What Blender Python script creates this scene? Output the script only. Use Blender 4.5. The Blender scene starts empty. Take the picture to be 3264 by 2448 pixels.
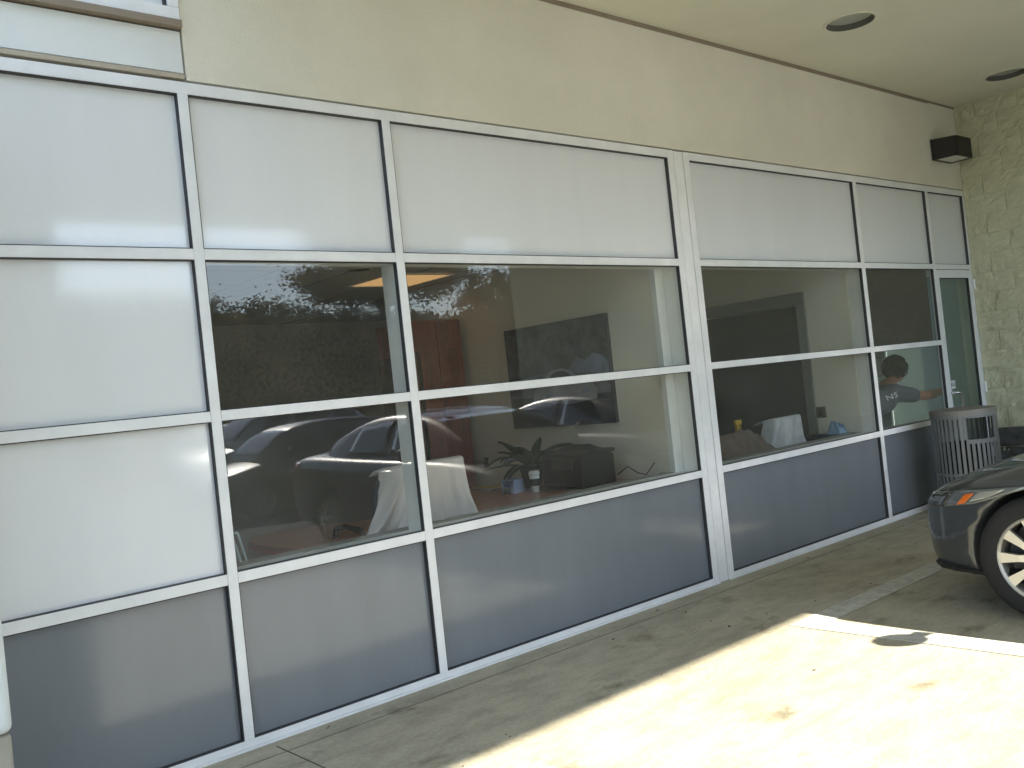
import bpy, bmesh, math, random
from mathutils import Vector, Matrix
from mathutils.bvhtree import BVHTree
from mathutils import noise as mnoise
random.seed(7)
PI = math.pi
scn = bpy.context.scene
col = scn.collection
rad = math.radians

# ------------------------------------------------------------------ camera, world, sun, exposure
def make_camera():
    a, b, c = rad(-41.25350839), rad(0.4885558), rad(6.12622398)
    Rz = Matrix.Rotation(a, 3, 'Z'); Rx = Matrix.Rotation(b, 3, 'X'); Ry = Matrix.Rotation(c, 3, 'Y')
    M = Rz @ Rx @ Ry
    r, f, u = M.col[0], M.col[1], M.col[2]
    rot = Matrix((r, u, -f)).transposed()
    cd = bpy.data.cameras.new('camera'); co = bpy.data.objects.new('camera', cd); col.objects.link(co)
    co.matrix_world = Matrix.Translation((0, -4.02716, 1.45537)) @ rot.to_4x4()
    cd.sensor_width = 36; cd.lens = 36 * 3002.09 / 3264
    cd.clip_start = 0.05; cd.clip_end = 2000
    scn.camera = co
make_camera()

SUN_EL, SUN_X, SUN_Y = rad(32.8), 0.282, -0.959      # the sun stands out over the parking lot
w = bpy.data.worlds.new('World'); scn.world = w; w.use_nodes = True
nt = w.node_tree; bg = nt.nodes['Background']
sky = nt.nodes.new('ShaderNodeTexSky'); sky.sky_type = 'NISHITA'; sky.sun_disc = False
sky.sun_elevation = SUN_EL; sky.sun_rotation = math.atan2(SUN_X, SUN_Y); sky.air_density = 1.0; sky.dust_density = 0.1; sky.ozone_density = 2.0
hs = nt.nodes.new('ShaderNodeHueSaturation'); hs.inputs['Saturation'].default_value = .72
nt.links.new(sky.outputs[0], hs.inputs['Color']); nt.links.new(hs.outputs[0], bg.inputs[0]); bg.inputs[1].default_value = 0.10
sd = bpy.data.lights.new('sun', 'SUN'); sd.energy = 3.2; sd.angle = rad(0.55); sd.color = (1.0, 0.94, 0.82)
so = bpy.data.objects.new('sun', sd); col.objects.link(so)
sdir = Vector((SUN_X, SUN_Y, 0)).normalized() * math.cos(SUN_EL); sdir.z = math.sin(SUN_EL)
so.rotation_euler = (-sdir).to_track_quat('-Z', 'Y').to_euler(); so.location = sdir * 60
vs = scn.view_settings
vs.view_transform = 'Standard'; vs.look = 'None'; vs.gamma = 1.0; vs.use_curve_mapping = False
vs.exposure = 2.7
cy = scn.cycles
cy.max_bounces = 14; cy.diffuse_bounces = 6; cy.glossy_bounces = 6; cy.transparent_max_bounces = 24; cy.transmission_bounces = 8
cy.caustics_reflective = True; cy.caustics_refractive = False
cy.blur_glossy = 0.3; cy.sample_clamp_indirect = 30.0
cy.use_denoising = True

# ------------------------------------------------------------------ materials
def mat(name, base=(.5, .5, .5), rough=.6, metal=0., coat=0., coat_rough=.05, spec=.5, vary=0., vscale=3., bump=0., bscale=60., vary_col=None, bdetail=4, emit=None, estr=0., stretch=None):
    m = bpy.data.materials.new(name); m.use_nodes = True
    n = m.node_tree; p = n.nodes['Principled BSDF']
    p.inputs['Base Color'].default_value = (*base, 1); p.inputs['Roughness'].default_value = rough
    p.inputs['Metallic'].default_value = metal; p.inputs['Coat Weight'].default_value = coat
    p.inputs['Coat Roughness'].default_value = coat_rough; p.inputs['Specular IOR Level'].default_value = spec
    if emit:
        p.inputs['Emission Color'].default_value = (*emit, 1); p.inputs['Emission Strength'].default_value = estr
    tc = n.nodes.new('ShaderNodeTexCoord'); src = tc.outputs['Object']
    if stretch:
        mp = n.nodes.new('ShaderNodeMapping'); mp.inputs['Scale'].default_value = stretch
        n.links.new(src, mp.inputs[0]); src = mp.outputs[0]
    if vary:
        t = n.nodes.new('ShaderNodeTexNoise'); t.inputs['Scale'].default_value = vscale; t.inputs['Detail'].default_value = 8
        t.inputs['Roughness'].default_value = .62
        n.links.new(src, t.inputs['Vector'])
        r = n.nodes.new('ShaderNodeValToRGB'); r.color_ramp.elements[0].position = .32; r.color_ramp.elements[1].position = .68
        c2 = vary_col or tuple(min(1, x * (1 + vary)) for x in base); c1 = tuple(x * (1 - vary) for x in base)
        r.color_ramp.elements[0].color = (*c1, 1); r.color_ramp.elements[1].color = (*c2, 1)
        n.links.new(t.outputs[0], r.inputs[0]); n.links.new(r.outputs[0], p.inputs['Base Color'])
    if bump:
        t = n.nodes.new('ShaderNodeTexNoise'); t.inputs['Scale'].default_value = bscale; t.inputs['Detail'].default_value = bdetail
        n.links.new(src, t.inputs['Vector'])
        b = n.nodes.new('ShaderNodeBump'); b.inputs['Strength'].default_value = bump; b.inputs['Distance'].default_value = .01
        n.links.new(t.outputs[0], b.inputs['Height']); n.links.new(b.outputs[0], p.inputs['Normal'])
    return m

def glass_mat(name, tint, ior, veil=.019):
    m = bpy.data.materials.new(name); m.use_nodes = True
    n = m.node_tree; n.nodes.remove(n.nodes['Principled BSDF']); out = n.nodes['Material Output']
    tr = n.nodes.new('ShaderNodeBsdfTransparent'); tr.inputs[0].default_value = (*tint, 1)
    gl = n.nodes.new('ShaderNodeBsdfGlossy'); gl.inputs['Roughness'].default_value = 0.0; gl.inputs['Color'].default_value = (1, 1, 1, 1)
    fr = n.nodes.new('ShaderNodeFresnel'); fr.inputs['IOR'].default_value = ior
    ge = n.nodes.new('ShaderNodeNewGeometry'); inv = n.nodes.new('ShaderNodeMath'); inv.operation = 'SUBTRACT'; inv.inputs[0].default_value = 1
    n.links.new(ge.outputs['Backfacing'], inv.inputs[1])
    mu = n.nodes.new('ShaderNodeMath'); mu.operation = 'MULTIPLY'
    n.links.new(fr.outputs[0], mu.inputs[0]); n.links.new(inv.outputs[0], mu.inputs[1])
    mx = n.nodes.new('ShaderNodeMixShader')
    n.links.new(mu.outputs[0], mx.inputs[0]); n.links.new(tr.outputs[0], mx.inputs[1]); n.links.new(gl.outputs[0], mx.inputs[2])
    df = n.nodes.new('ShaderNodeBsdfDiffuse'); df.inputs[0].default_value = (.8, .79, .74, 1)  # pale diffuse veil mixed in to imitate lens glare and lift the blacks
    nz = n.nodes.new('ShaderNodeTexNoise'); nz.inputs['Scale'].default_value = 2.5; nz.inputs['Detail'].default_value = 7
    tc = n.nodes.new('ShaderNodeTexCoord'); n.links.new(tc.outputs['Object'], nz.inputs['Vector'])
    mr = n.nodes.new('ShaderNodeMapRange'); mr.inputs[1].default_value = .3; mr.inputs[2].default_value = .7; mr.inputs[3].default_value = veil * .7; mr.inputs[4].default_value = veil * 1.4
    n.links.new(nz.outputs[0], mr.inputs[0])
    m2 = n.nodes.new('ShaderNodeMixShader'); n.links.new(mr.outputs[0], m2.inputs[0]); n.links.new(mx.outputs[0], m2.inputs[1]); n.links.new(df.outputs[0], m2.inputs[2])
    n.links.new(m2.outputs[0], out.inputs[0])
    return m

M = {}
M['alu'] = mat('silver_anodised', (.78, .79, .79), .42, .0, spec=.5, vary=.07, vscale=5)
M['gasket'] = mat('black_gasket', (.035, .035, .036), .6)
M['white_glass'] = mat('white_spandrel_glass', (.74, .76, .77), .45, coat=1, coat_rough=.07, spec=.3, vary=.025, vscale=3., stretch=(1, 1, .12))
M['grey_glass'] = mat('grey_spandrel_glass', (.175, .195, .215), .5, coat=.6, coat_rough=.12, spec=.3, vary=.06, vscale=3.5, stretch=(1, 1, .2))
M['glass'] = glass_mat('window_glass', (.93, .94, .92), 1.54)
M['glass_green'] = glass_mat('door_glass', (.80, .87, .82), 1.6)
M['stucco_beige'] = mat('beige_stucco', (.76, .73, .62), .85, vary=.05, vscale=1.6, bump=.6, bscale=140)
M['stucco_white'] = mat('white_stucco', (.70, .72, .70), .85, vary=.04, vscale=1.7, bump=.12, bscale=160)
M['soffit'] = mat('soffit_plaster', (.76, .75, .62), .8, vary=.05, vscale=1.1, bump=.3, bscale=90)
M['tan_strip'] = mat('tan_strip', (.26, .21, .155), .7, vary=.08, vscale=4)
M['concrete'] = mat('concrete', (.34, .315, .25), .72, vary=.0, bump=.25, bscale=35, bdetail=8)
M['asphalt'] = mat('asphalt', (.085, .088, .09), .95, spec=.08, vary=.25, vscale=1.5, bump=.3, bscale=80)
M['paint_line'] = mat('worn_white_paint', (.50, .48, .40), .7, vary=.22, vscale=14, bump=.2, bscale=50)
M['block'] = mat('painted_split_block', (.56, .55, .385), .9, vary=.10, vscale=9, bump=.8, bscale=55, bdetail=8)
M['block_dark'] = mat('dark_grey_block', (.09, .09, .085), .85, vary=.12, vscale=7, bump=.6, bscale=70)  # darker grey for the lowest block courses
M['mortar'] = mat('mortar', (.50, .49, .345), .95, bump=.4, bscale=90)
M['dark_bronze'] = mat('dark_bronze', (.018, .016, .016), .5, .2)
M['lens'] = mat('frosted_lens', (.8, .8, .74), .35, coat=.5)
M['reflector'] = mat('reflector', (.55, .56, .5), .45, .3)
M['can_dark'] = mat('lamp_baffle', (.11, .11, .095), .5)
M['bin_metal'] = mat('grey_powder_coat', (.20, .205, .20), .42, .2, vary=.06, vscale=12, coat=.3, coat_rough=.2)
M['bin_lid'] = mat('grey_lid', (.24, .22, .19), .5, .25, vary=.15, vscale=9)
M['bin_liner'] = mat('bin_liner', (.006, .006, .006), .8)
M['wall_in'] = mat('office_wall', (.70, .67, .58), .85, vary=.02, vscale=1.5, bump=.1, bscale=120)
M['ceiling_in'] = mat('ceiling_tile', (.55, .53, .46), .9, bump=.2, bscale=150)
M['carpet'] = mat('blue_grey_carpet', (.085, .115, .13), .95, vary=.2, vscale=40)
M['cherry'] = mat('cherry_wood', (.20, .040, .016), .38, vary=.35, vscale=3.5, coat=.3, coat_rough=.2, stretch=(9, 9, 1))
M['cherry_top'] = mat('cherry_desk_top', (.40, .19, .125), .4, vary=.12, vscale=30, coat=.3, coat_rough=.15)
M['cherry_edge'] = mat('cherry_edge', (.42, .09, .05), .35, coat=.3)
M['black_plastic'] = mat('black_plastic', (.006, .006, .007), .6, spec=.2)
M['black_fabric'] = mat('dark_blue_fabric', (.010, .013, .03), .9, vary=.2, vscale=60)
M['cloth'] = mat('grey_cloth', (.56, .525, .53), .95, vary=.06, vscale=5, bump=.25, bscale=160)
M['cloth_grey'] = mat('stained_grey_cloth', (.50, .51, .53), .95, vary=.16, vscale=9, bump=.3, bscale=160)
M['poster_dark'] = mat('poster_navy', (.005, .007, .018), .28, coat=.4, vary=.55, vscale=3, vary_col=(.018, .028, .055))
M['poster_tree'] = mat('poster_trees', (.010, .014, .018), .3, coat=.4, vary=.7, vscale=11, vary_col=(.09, .11, .14))
M['poster_road'] = mat('poster_road', (.10, .11, .16), .3, coat=.4, vary=.45, vscale=6)
M['poster_car'] = mat('poster_car_grey', (.24, .25, .29), .3, coat=.4, vary=.3, vscale=5)
M['poster_pale'] = mat('poster_pale', (.15, .18, .27), .3, coat=.4, vary=.5, vscale=8)
M['leaf'] = mat('house_plant_leaf', (.018, .055, .016), .4, vary=.3, vscale=10)
M['soil_pot'] = mat('dark_pot', (.015, .014, .013), .5)
M['paper_white'] = mat('white_paper', (.72, .74, .76), .7)
M['box_blue'] = mat('pale_blue_card', (.30, .38, .60), .6)
M['ink_blue'] = mat('blue_ink', (.02, .06, .25), .5)
M['yellow'] = mat('yellow_plastic', (.55, .34, .02), .4)
M['blue_cloth'] = mat('blue_cloth', (.15, .26, .42), .9, vary=.15, vscale=20)
M['brown_plastic'] = mat('brown_dust_sheet', (.12, .085, .065), .55, vary=.4, vscale=11, coat=.25, coat_rough=.25, bump=.5, bscale=18)
M['door_stool'] = mat('grey_window_stool', (.30, .30, .28), .6)
M['door_trim'] = mat('grey_door_trim', (.16, .165, .155), .5)
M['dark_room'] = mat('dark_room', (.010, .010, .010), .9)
M['shade'] = mat('brown_mesh_shade', (.030, .024, .021), .9, vary=.1, vscale=60)
M['switch'] = mat('brown_plate', (.10, .08, .06), .5)
M['skin'] = mat('skin', (.46, .21, .12), .55, vary=.08, vscale=12)
M['hair'] = mat('dark_curly_hair', (.016, .011, .008), .75, vary=.4, vscale=60, bump=1, bscale=70)
M['tee'] = mat('dark_grey_cotton', (.11, .125, .15), .95, vary=.1, vscale=25)
M['jeans'] = mat('dark_denim', (.02, .025, .04), .95)
M['chrome'] = mat('brushed_chrome', (.75, .75, .74), .25, 1.)
M['tyre'] = mat('tyre_rubber', (.014, .014, .013), .8, bump=.2, bscale=90)
M['rim'] = mat('alloy_rim', (.62, .60, .54), .3, .6, coat=.4)
M['paint_grey'] = mat('grey_car_paint', (.045, .05, .053), .38, .35, coat=1, coat_rough=.03)
M['paint_black'] = mat('black_car_paint', (.012, .013, .015), .35, .2, coat=1, coat_rough=.03)
M['paint_silver'] = mat('silver_car_paint', (.30, .32, .33), .38, .5, coat=1, coat_rough=.03)
M['paint_white'] = mat('white_car_paint', (.65, .65, .64), .4, 0., coat=1, coat_rough=.03)
M['paint_green'] = mat('dark_green_car_paint', (.03, .045, .045), .38, .3, coat=1, coat_rough=.03)
M['car_glass'] = mat('car_window_glass', (.012, .016, .016), .05, 0., coat=1, coat_rough=.02)
M['lamp_clear'] = mat('headlamp_lens', (.16, .175, .175), .16, .4, coat=1, coat_rough=.02)
M['lamp_dark'] = mat('headlamp_dark', (.03, .033, .035), .2, .3, coat=1, coat_rough=.02)
M['lamp_pale'] = mat('lamp_reflector', (.45, .45, .40), .2, .5, coat=1)
M['amber'] = mat('amber_marker', (.70, .14, .008), .3, coat=1)
M['red_lamp'] = mat('red_tail_lamp', (.45, .012, .01), .25, coat=1, emit=(1, .03, .02), estr=.0)
M['trim_black'] = mat('black_trim', (.01, .01, .01), .5)
M['hill'] = mat('dry_hillside', (.17, .142, .082), .95, spec=.0, vary=.25, vscale=.12)
M['wood_leaf'] = mat('hill_tree_leaves', (.13, .115, .065), .95, spec=.0, vary=.25, vscale=.35)
M['tree_leaf'] = mat('tree_leaves', (.030, .033, .015), .9, spec=.0, vary=.35, vscale=.8)
M['bark'] = mat('bark', (.07, .055, .04), .9, bump=.6, bscale=12)
M['twig'] = mat('dry_twigs', (.20, .16, .10), .9)
M['clear'] = glass_mat('clear_glass_ornament', (.93, .95, .95), 1.6, .01)
M['pilaster'] = mat('white_pilaster_coat', (.76, .80, .79), .75, vary=.03, vscale=3, bump=.25, bscale=120)
M['pilaster_base'] = mat('beige_pilaster_base', (.42, .39, .32), .85, vary=.06, vscale=5, bump=.3, bscale=90)
M['troffer'] = mat('warm_lit_diffuser', (.8, .6, .3), .5, emit=(1., .58, .24), estr=.09)
M['sign_white'] = mat('white_sign', (.75, .77, .76), .5)
M['sign_ink'] = mat('sign_ink', (.03, .035, .035), .6)
M['steel_blue'] = mat('pale_blue_metal', (.42, .50, .52), .4, .3)

def concrete_nodes():
    m = M['concrete']; n = m.node_tree; p = n.nodes['Principled BSDF']
    tc = n.nodes.new('ShaderNodeTexCoord')
    def noise(scale, detail, sx=(1, 1, 1)):
        mp = n.nodes.new('ShaderNodeMapping'); mp.inputs['Scale'].default_value = sx
        t = n.nodes.new('ShaderNodeTexNoise'); t.inputs['Scale'].default_value = scale; t.inputs['Detail'].default_value = detail; t.inputs['Roughness'].default_value = .65
        n.links.new(tc.outputs['Object'], mp.inputs[0]); n.links.new(mp.outputs[0], t.inputs[0]); return t.outputs[0]
    def ramp(src, a, b, ca, cb):
        r = n.nodes.new('ShaderNodeValToRGB'); e = r.color_ramp.elements
        e[0].position = a; e[1].position = b; e[0].color = (*ca, 1); e[1].color = (*cb, 1)
        n.links.new(src, r.inputs[0]); return r.outputs[0]
    def mul(a, b, f=1.):
        x = n.nodes.new('ShaderNodeMixRGB'); x.blend_type = 'MULTIPLY'; x.inputs[0].default_value = f
        n.links.new(a, x.inputs[1]); n.links.new(b, x.inputs[2]); return x.outputs[0]
    c = ramp(noise(.9, 10), .3, .7, (.40, .358, .252), (.50, .45, .33))
    c = mul(c, ramp(noise(3.5, 9, (1, 2.2, 1)), .30, .58, (.70, .70, .69), (1, 1, 1)))
    c = mul(c, ramp(noise(1.6, 8, (1.2, 1.9, 1)), .31, .42, (.50, .48, .43), (1, 1, 1)))       # dark scuffs
    c = mul(c, ramp(noise(45, 3), .36, .6, (.86, .86, .86), (1, 1, 1)))
    n.links.new(c, p.inputs['Base Color'])
concrete_nodes()

# ------------------------------------------------------------------ mesh helpers
class MB:
    def __init__(s): s.v = []; s.f = []; s.sm = []
    def box(s, x0, x1, y0, y1, z0, z1):
        b = len(s.v)
        s.v += [(x0, y0, z0), (x1, y0, z0), (x1, y1, z0), (x0, y1, z0), (x0, y0, z1), (x1, y0, z1), (x1, y1, z1), (x0, y1, z1)]
        s.f += [tuple(b + i for i in q) for q in ((0, 3, 2, 1), (4, 5, 6, 7), (0, 1, 5, 4), (1, 2, 6, 5), (2, 3, 7, 6), (3, 0, 4, 7))]
        return s
    def prism(s, pts, z0, z1):                        # polygon in x, y pulled up
        b = len(s.v); k = len(pts)
        s.v += [(x, y, z0) for x, y in pts] + [(x, y, z1) for x, y in pts]
        s.f += [tuple(b + i for i in range(k))[::-1], tuple(b + k + i for i in range(k))]
        s.f += [(b + i, b + (i + 1) % k, b + k + (i + 1) % k, b + k + i) for i in range(k)]
        return s
    def rings(s, rings, cap=True, closed=True):
        b = len(s.v); k = len(rings[0])
        for r in rings: s.v += [tuple(p) for p in r]
        for j in range(len(rings) - 1):
            for i in range(k if closed else k - 1):
                i2 = (i + 1) % k
                s.f.append((b + j * k + i, b + j * k + i2, b + (j + 1) * k + i2, b + (j + 1) * k + i))
        if cap and closed:
            s.f.append(tuple(b + i for i in range(k))[::-1]); s.f.append(tuple(b + (len(rings) - 1) * k + i for i in range(k)))
        return s
    def tube(s, pts, r, n=8, cap=True):
        pts = [Vector(p) for p in pts]; rs = r if isinstance(r, (list, tuple)) else [r] * len(pts)
        R = []; ref = None
        for i, p in enumerate(pts):
            d = (pts[min(i + 1, len(pts) - 1)] - pts[max(i - 1, 0)]).normalized()
            if ref is None: ref = Vector((0, 0, 1)) if abs(d.z) < .9 else Vector((1, 0, 0))
            a = d.cross(ref).normalized(); c = a.cross(d).normalized(); ref = c
            R.append([p + (a * math.cos(2 * PI * t / n) + c * math.sin(2 * PI * t / n)) * rs[i] for t in range(n)])
        return s.rings(R, cap)
    def lathe(s, prof, c=(0, 0, 0), n=24, axis='z', cap=True):
        R = []
        for r, h in prof:
            ring = []
            for t in range(n):
                a = 2 * PI * t / n; u, v = r * math.cos(a), r * math.sin(a)
                ring.append((c[0] + u, c[1] + v, c[2] + h) if axis == 'z' else (c[0] + h, c[1] + u, c[2] + v))
            R.append(ring)
        return s.rings(R, cap)
    def grid(s, pts, nu, nv, flip=False):
        b = len(s.v); s.v += [tuple(p) for p in pts]
        for j in range(nv - 1):
            for i in range(nu - 1):
                q = (b + j * nu + i, b + j * nu + i + 1, b + (j + 1) * nu + i + 1, b + (j + 1) * nu + i)
                s.f.append(q[::-1] if flip else q)
        return s
    def mesh(s, name, off=(0, 0, 0)):
        me = bpy.data.meshes.new(name)
        me.from_pydata([(x - off[0], y - off[1], z - off[2]) for x, y, z in s.v], [], s.f); me.update()
        return me

def wloc(o):
    v = Vector((0, 0, 0))
    while o: v += o.location; o = o.parent
    return v
def fix_normals(me):
    bm = bmesh.new(); bm.from_mesh(me); bmesh.ops.recalc_face_normals(bm, faces=bm.faces); bm.to_mesh(me); bm.free()
def obj(name, mb, m, parent=None, smooth=False, bevel=0., local=False, recalc=False, solid=0., subd=0, origin=None):
    off = (0, 0, 0) if local else (wloc(parent) if parent else (origin or (0, 0, 0)))
    me = mb.mesh(name, off) if isinstance(mb, MB) else mb
    if recalc: fix_normals(me)
    if m: me.materials.append(M[m] if isinstance(m, str) else m)
    if smooth:
        for p in me.polygons: p.use_smooth = True
    o = bpy.data.objects.new(name, me); col.objects.link(o)
    if parent: o.parent = parent
    elif origin: o.location = origin
    if bevel:
        b = o.modifiers.new('bevel', 'BEVEL'); b.width = bevel; b.segments = 2; b.limit_method = 'ANGLE'
    if solid:
        b = o.modifiers.new('solid', 'SOLIDIFY'); b.thickness = solid; b.offset = 0
    if subd:
        b = o.modifiers.new('sub', 'SUBSURF'); b.levels = subd; b.render_levels = subd
    return o
def tag(o, label, cat, group=None, kind=None):
    o['label'] = label; o['category'] = cat
    if group: o['group'] = group
    if kind: o['kind'] = kind
    return o
def thing(name, label, cat, loc=(0, 0, 0), group=None):
    o = bpy.data.objects.new(name, None); col.objects.link(o); o.location = loc; o.empty_display_size = .1
    return tag(o, label, cat, group)
def struct(name, mb, m, **k):
    o = obj(name, mb, m, **k); o['kind'] = 'structure'; return o
def copy_thing(src, loc, rz=0., label=None, group=None, remat=None):
    def rec(o, par):
        c = o.copy(); col.objects.link(c)
        if par: c.parent = par
        if remat and c.data and c.data.materials and c.data.materials[0] and c.data.materials[0].name in remat:
            key = c.data.name + '|' + remat[c.data.materials[0].name].name
            me = bpy.data.meshes.get(key)
            if not me:
                me = c.data.copy(); me.name = key; me.materials[0] = remat[c.data.materials[0].name]
            c.data = me
        for ch in list(o.children):
            if ch is not c: rec(ch, c)
        return c
    r = rec(src, None); r.location = loc; r.rotation_euler = (0, 0, rz)
    if label: r['label'] = label
    if group: r['group'] = group
    return r
def bake(o):
    bpy.context.view_layer.update()
    dg = bpy.context.evaluated_depsgraph_get()
    me = bpy.data.meshes.new_from_object(o.evaluated_get(dg), depsgraph=dg)
    o.modifiers.clear(); o.data = me; return o
def text_mesh(s, size, mirror=False):
    cu = bpy.data.curves.new('lettering', 'FONT'); cu.body = s; cu.size = size; cu.align_x = 'CENTER'; cu.align_y = 'CENTER'; cu.extrude = .0006
    t = bpy.data.objects.new('lettering', cu); col.objects.link(t)
    bpy.context.view_layer.update(); dg = bpy.context.evaluated_depsgraph_get()
    me = bpy.data.meshes.new_from_object(t.evaluated_get(dg)); bpy.data.objects.remove(t)
    return me

# ------------------------------------------------------------------ ground, canopy, walls
g = MB(); g.box(-400, 500, -400, 300, -1.4, -.9); struct('ground', g, 'asphalt')
g = MB(); g.box(-14, 9.86, -4.05, -.0, -.2, 0.0)
struct('concrete_pavement', g, 'concrete')
jt = MB()
jt.box(1.856, 1.862, -3.9, -.07, .0005, .0022)
jt.box(-5, 9.8, -.171, -.168, .0005, .0018)
struct('pavement_joint', jt, mat('joint_dirt', (.10, .09, .07), .95))
# sloping lot: falls away from the building
lot = []
ys = [-4.05, -8.2, -10.5, -14, -20, -30]; zs = [-.006, -.12, -.35, -.42, -.45, -.45]; xs = [-60, -20, 0, 10, 20, 40, 80, 140]
for j, y in enumerate(ys):
    for x in xs: lot.append((x, y, zs[j]))
struct('parking_lot', MB().grid(lot, len(xs), len(ys), flip=True), 'asphalt')
pl = MB(); pl.box(4.50, 4.685, -4.0, -1.0, .001, .004); pl.box(4.69, 9.3, -1.155, -1.0, .001, .004)
struct('parking_line', pl, 'paint_line')

stw = tag(obj('beige_wall', MB().box(1.797, 9.86, .003, .22, 3.004, 7.0), 'stucco_beige'), 'warm beige stucco wall above the long window frames, under the canopy', 'wall')
obj('corner_strip', MB().box(1.80, 9.25, -.003, .002, 3.812, 3.8415), 'tan_strip', stw)
obj('corner_strip', MB().box(9.26, 9.856, -.001, .002, 3.822, 3.8415), 'tan_strip', stw)
stl = tag(obj('white_wall', MB().box(-6, 1.786, .003, .22, 3.032, 3.22), 'stucco_white'), 'white plastered wall band between the lower frames and the upper window', 'wall')
obj('flashing', MB().box(-6, 1.786, -.004, .1, 3.005, 3.026), mat('pale_tan_strip', (.42, .37, .29), .7, vary=.08, vscale=4), stl)
obj('upper_wall', MB().box(-6, 1.786, .03, .22, 4.9, 7.0), 'stucco_white', stl)
uw = thing('upper_window', 'upper window with pale frame and brown sill at top corner of white wall', 'window', (0, 0, 3.22))
obj('sill', MB().box(-6, 1.788, -.034, .2, 3.228, 3.262), 'tan_strip', uw, bevel=.003)
obj('frame', MB().box(-6, 1.786, -.02, .12, 3.264, 3.32), 'alu', uw, bevel=.002)
obj('frame', MB().box(1.735, 1.786, -.02, .12, 3.321, 4.9), 'alu', uw, bevel=.002)
obj('gasket', MB().box(1.729, 1.734, -.012, .03, 3.321, 4.9), 'gasket', uw)
obj('white_panel', MB().box(-6, 1.728, .02, .04, 3.322, 4.9), 'white_glass', uw)

can = thing('canopy', 'pale plaster canopy ceiling over the drive with recessed lamps', 'canopy', (6, -3.2, 3.842))
def soffit_mesh():                                   # plate with round holes for the two recessed lamps
    bm = bmesh.new()
    holes = [(6.478, -.728, .168), (9.20, -.755, .168)]
    x0, x1, y0, y1 = 1.79, 10.2, -6.5, .0
    xs_ = [x0, 6.478 - .3, 6.478 + .3, 9.2 - .3, 9.2 + .3, x1]; ys_ = [y0, -.742 - .3, -.742 + .3, y1]
    for i in range(5):
        for j in range(3):
            a, b, c, d = xs_[i], xs_[i + 1], ys_[j], ys_[j + 1]
            if j == 1 and i in (1, 3):
                hx, hy, hr = holes[0 if i == 1 else 1]
                N = 32; inner = []; outer = []
                for t in range(N):
                    an = 2 * PI * t / N + PI / 4; ca, sa = math.cos(an), math.sin(an)
                    inner.append(bm.verts.new((hx + hr * ca, hy + hr * sa, 3.842)))
                    k = .3 / max(abs(ca), abs(sa)); cx, cy_ = (a + b) / 2, (c + d) / 2
                    outer.append(bm.verts.new((cx + k * ca, cy_ + k * sa, 3.842)))
                for t in range(N):
                    bm.faces.new((inner[t], inner[(t + 1) % N], outer[(t + 1) % N], outer[t]))
            else:
                bm.faces.new([bm.verts.new(p) for p in ((a, c, 3.842), (a, d, 3.842), (b, d, 3.842), (b, c, 3.842))])
    bmesh.ops.remove_doubles(bm, verts=bm.verts, dist=1e-5)
    bmesh.ops.recalc_face_normals(bm, faces=bm.faces)
    me = bpy.data.meshes.new('soffit'); bm.to_mesh(me); bm.free()
    for v in me.vertices: v.co -= Vector((6, -3.2, 3.842))
    return me
so_ = obj('soffit', soffit_mesh(), 'soffit', can)
obj('fascia', MB().box(1.79, 10.2, -6.62, -6.502, 3.80, 4.7), 'stucco_white', can)
obj('roof_slab', MB().box(1.79, 10.2, -6.5, .0, 4.4, 4.7), 'stucco_white', can)
obj('end_board', MB().box(1.70, 1.788, -6.5, -.005, 3.80, 4.7), 'stucco_white', can)

def downlight(cx, cy_, label):
    t = thing('recessed_downlight', label, 'ceiling lamp', (cx, cy_, 3.842), 'recessed lamps in the canopy ceiling')
    obj('trim_ring', MB().lathe([(.167, .012), (.167, -.006), (.19, -.006), (.19, -.001), (.183, .0)], (cx, cy_, 3.842), 32, cap=False), 'soffit', t, smooth=True, recalc=True)
    obj('baffle', MB().lathe([(.166, -.004), (.164, .045)], (cx, cy_, 3.842), 32, cap=False), 'can_dark', t, smooth=True)
    obj('lens', MB().lathe([(.001, .056), (.09, .053), (.163, .040)], (cx, cy_, 3.842), 32, cap=False), 'reflector', t, smooth=True)
    return t
downlight(6.478, -.728, 'large round recessed lamp in the canopy ceiling, nearer one')
downlight(9.20, -.755, 'round recessed lamp close to the rough block wall')

sc = thing('wall_sconce', 'dark wedge shaped wall lamp beside the block wall corner', 'wall lamp', (9.42, 0, 3.36))
def sconce():
    x0, x1, d, zb, zt = 9.22, 9.62, -.235, 3.25, 3.452
    T = [(x0, -.001), (x0 + .02, d + .02), (x0 + .05, d), (x1 - .04, d), (x1 - .005, d + .03), (x1, -.001)]
    cx, cy_ = (x0 + x1) / 2, d / 2
    top = [(x, y, zt - (.012 if y < d + .04 else 0)) for x, y in T]; bot = [(x, y, zb) for x, y in T]
    inn = [(cx + (x - cx) * .84, cy_ + (y - cy_) * .78, zb + .002) for x, y in T]; up = [(x, y, zb + .05) for x, y, z in inn]
    mb = MB(); mb.rings([top, bot, inn, up], cap=False); b = len(mb.v); mb.v += top; mb.f.append(tuple(range(b, b + 6)))
    return mb, inn
mb, inn = sconce()
obj('housing', mb, 'dark_bronze', sc, recalc=True, bevel=.004)
lb = MB(); lb.prism([(x, y) for x, y, z in inn], 3.256, 3.27); obj('lens', lb, 'lens', sc)

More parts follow.
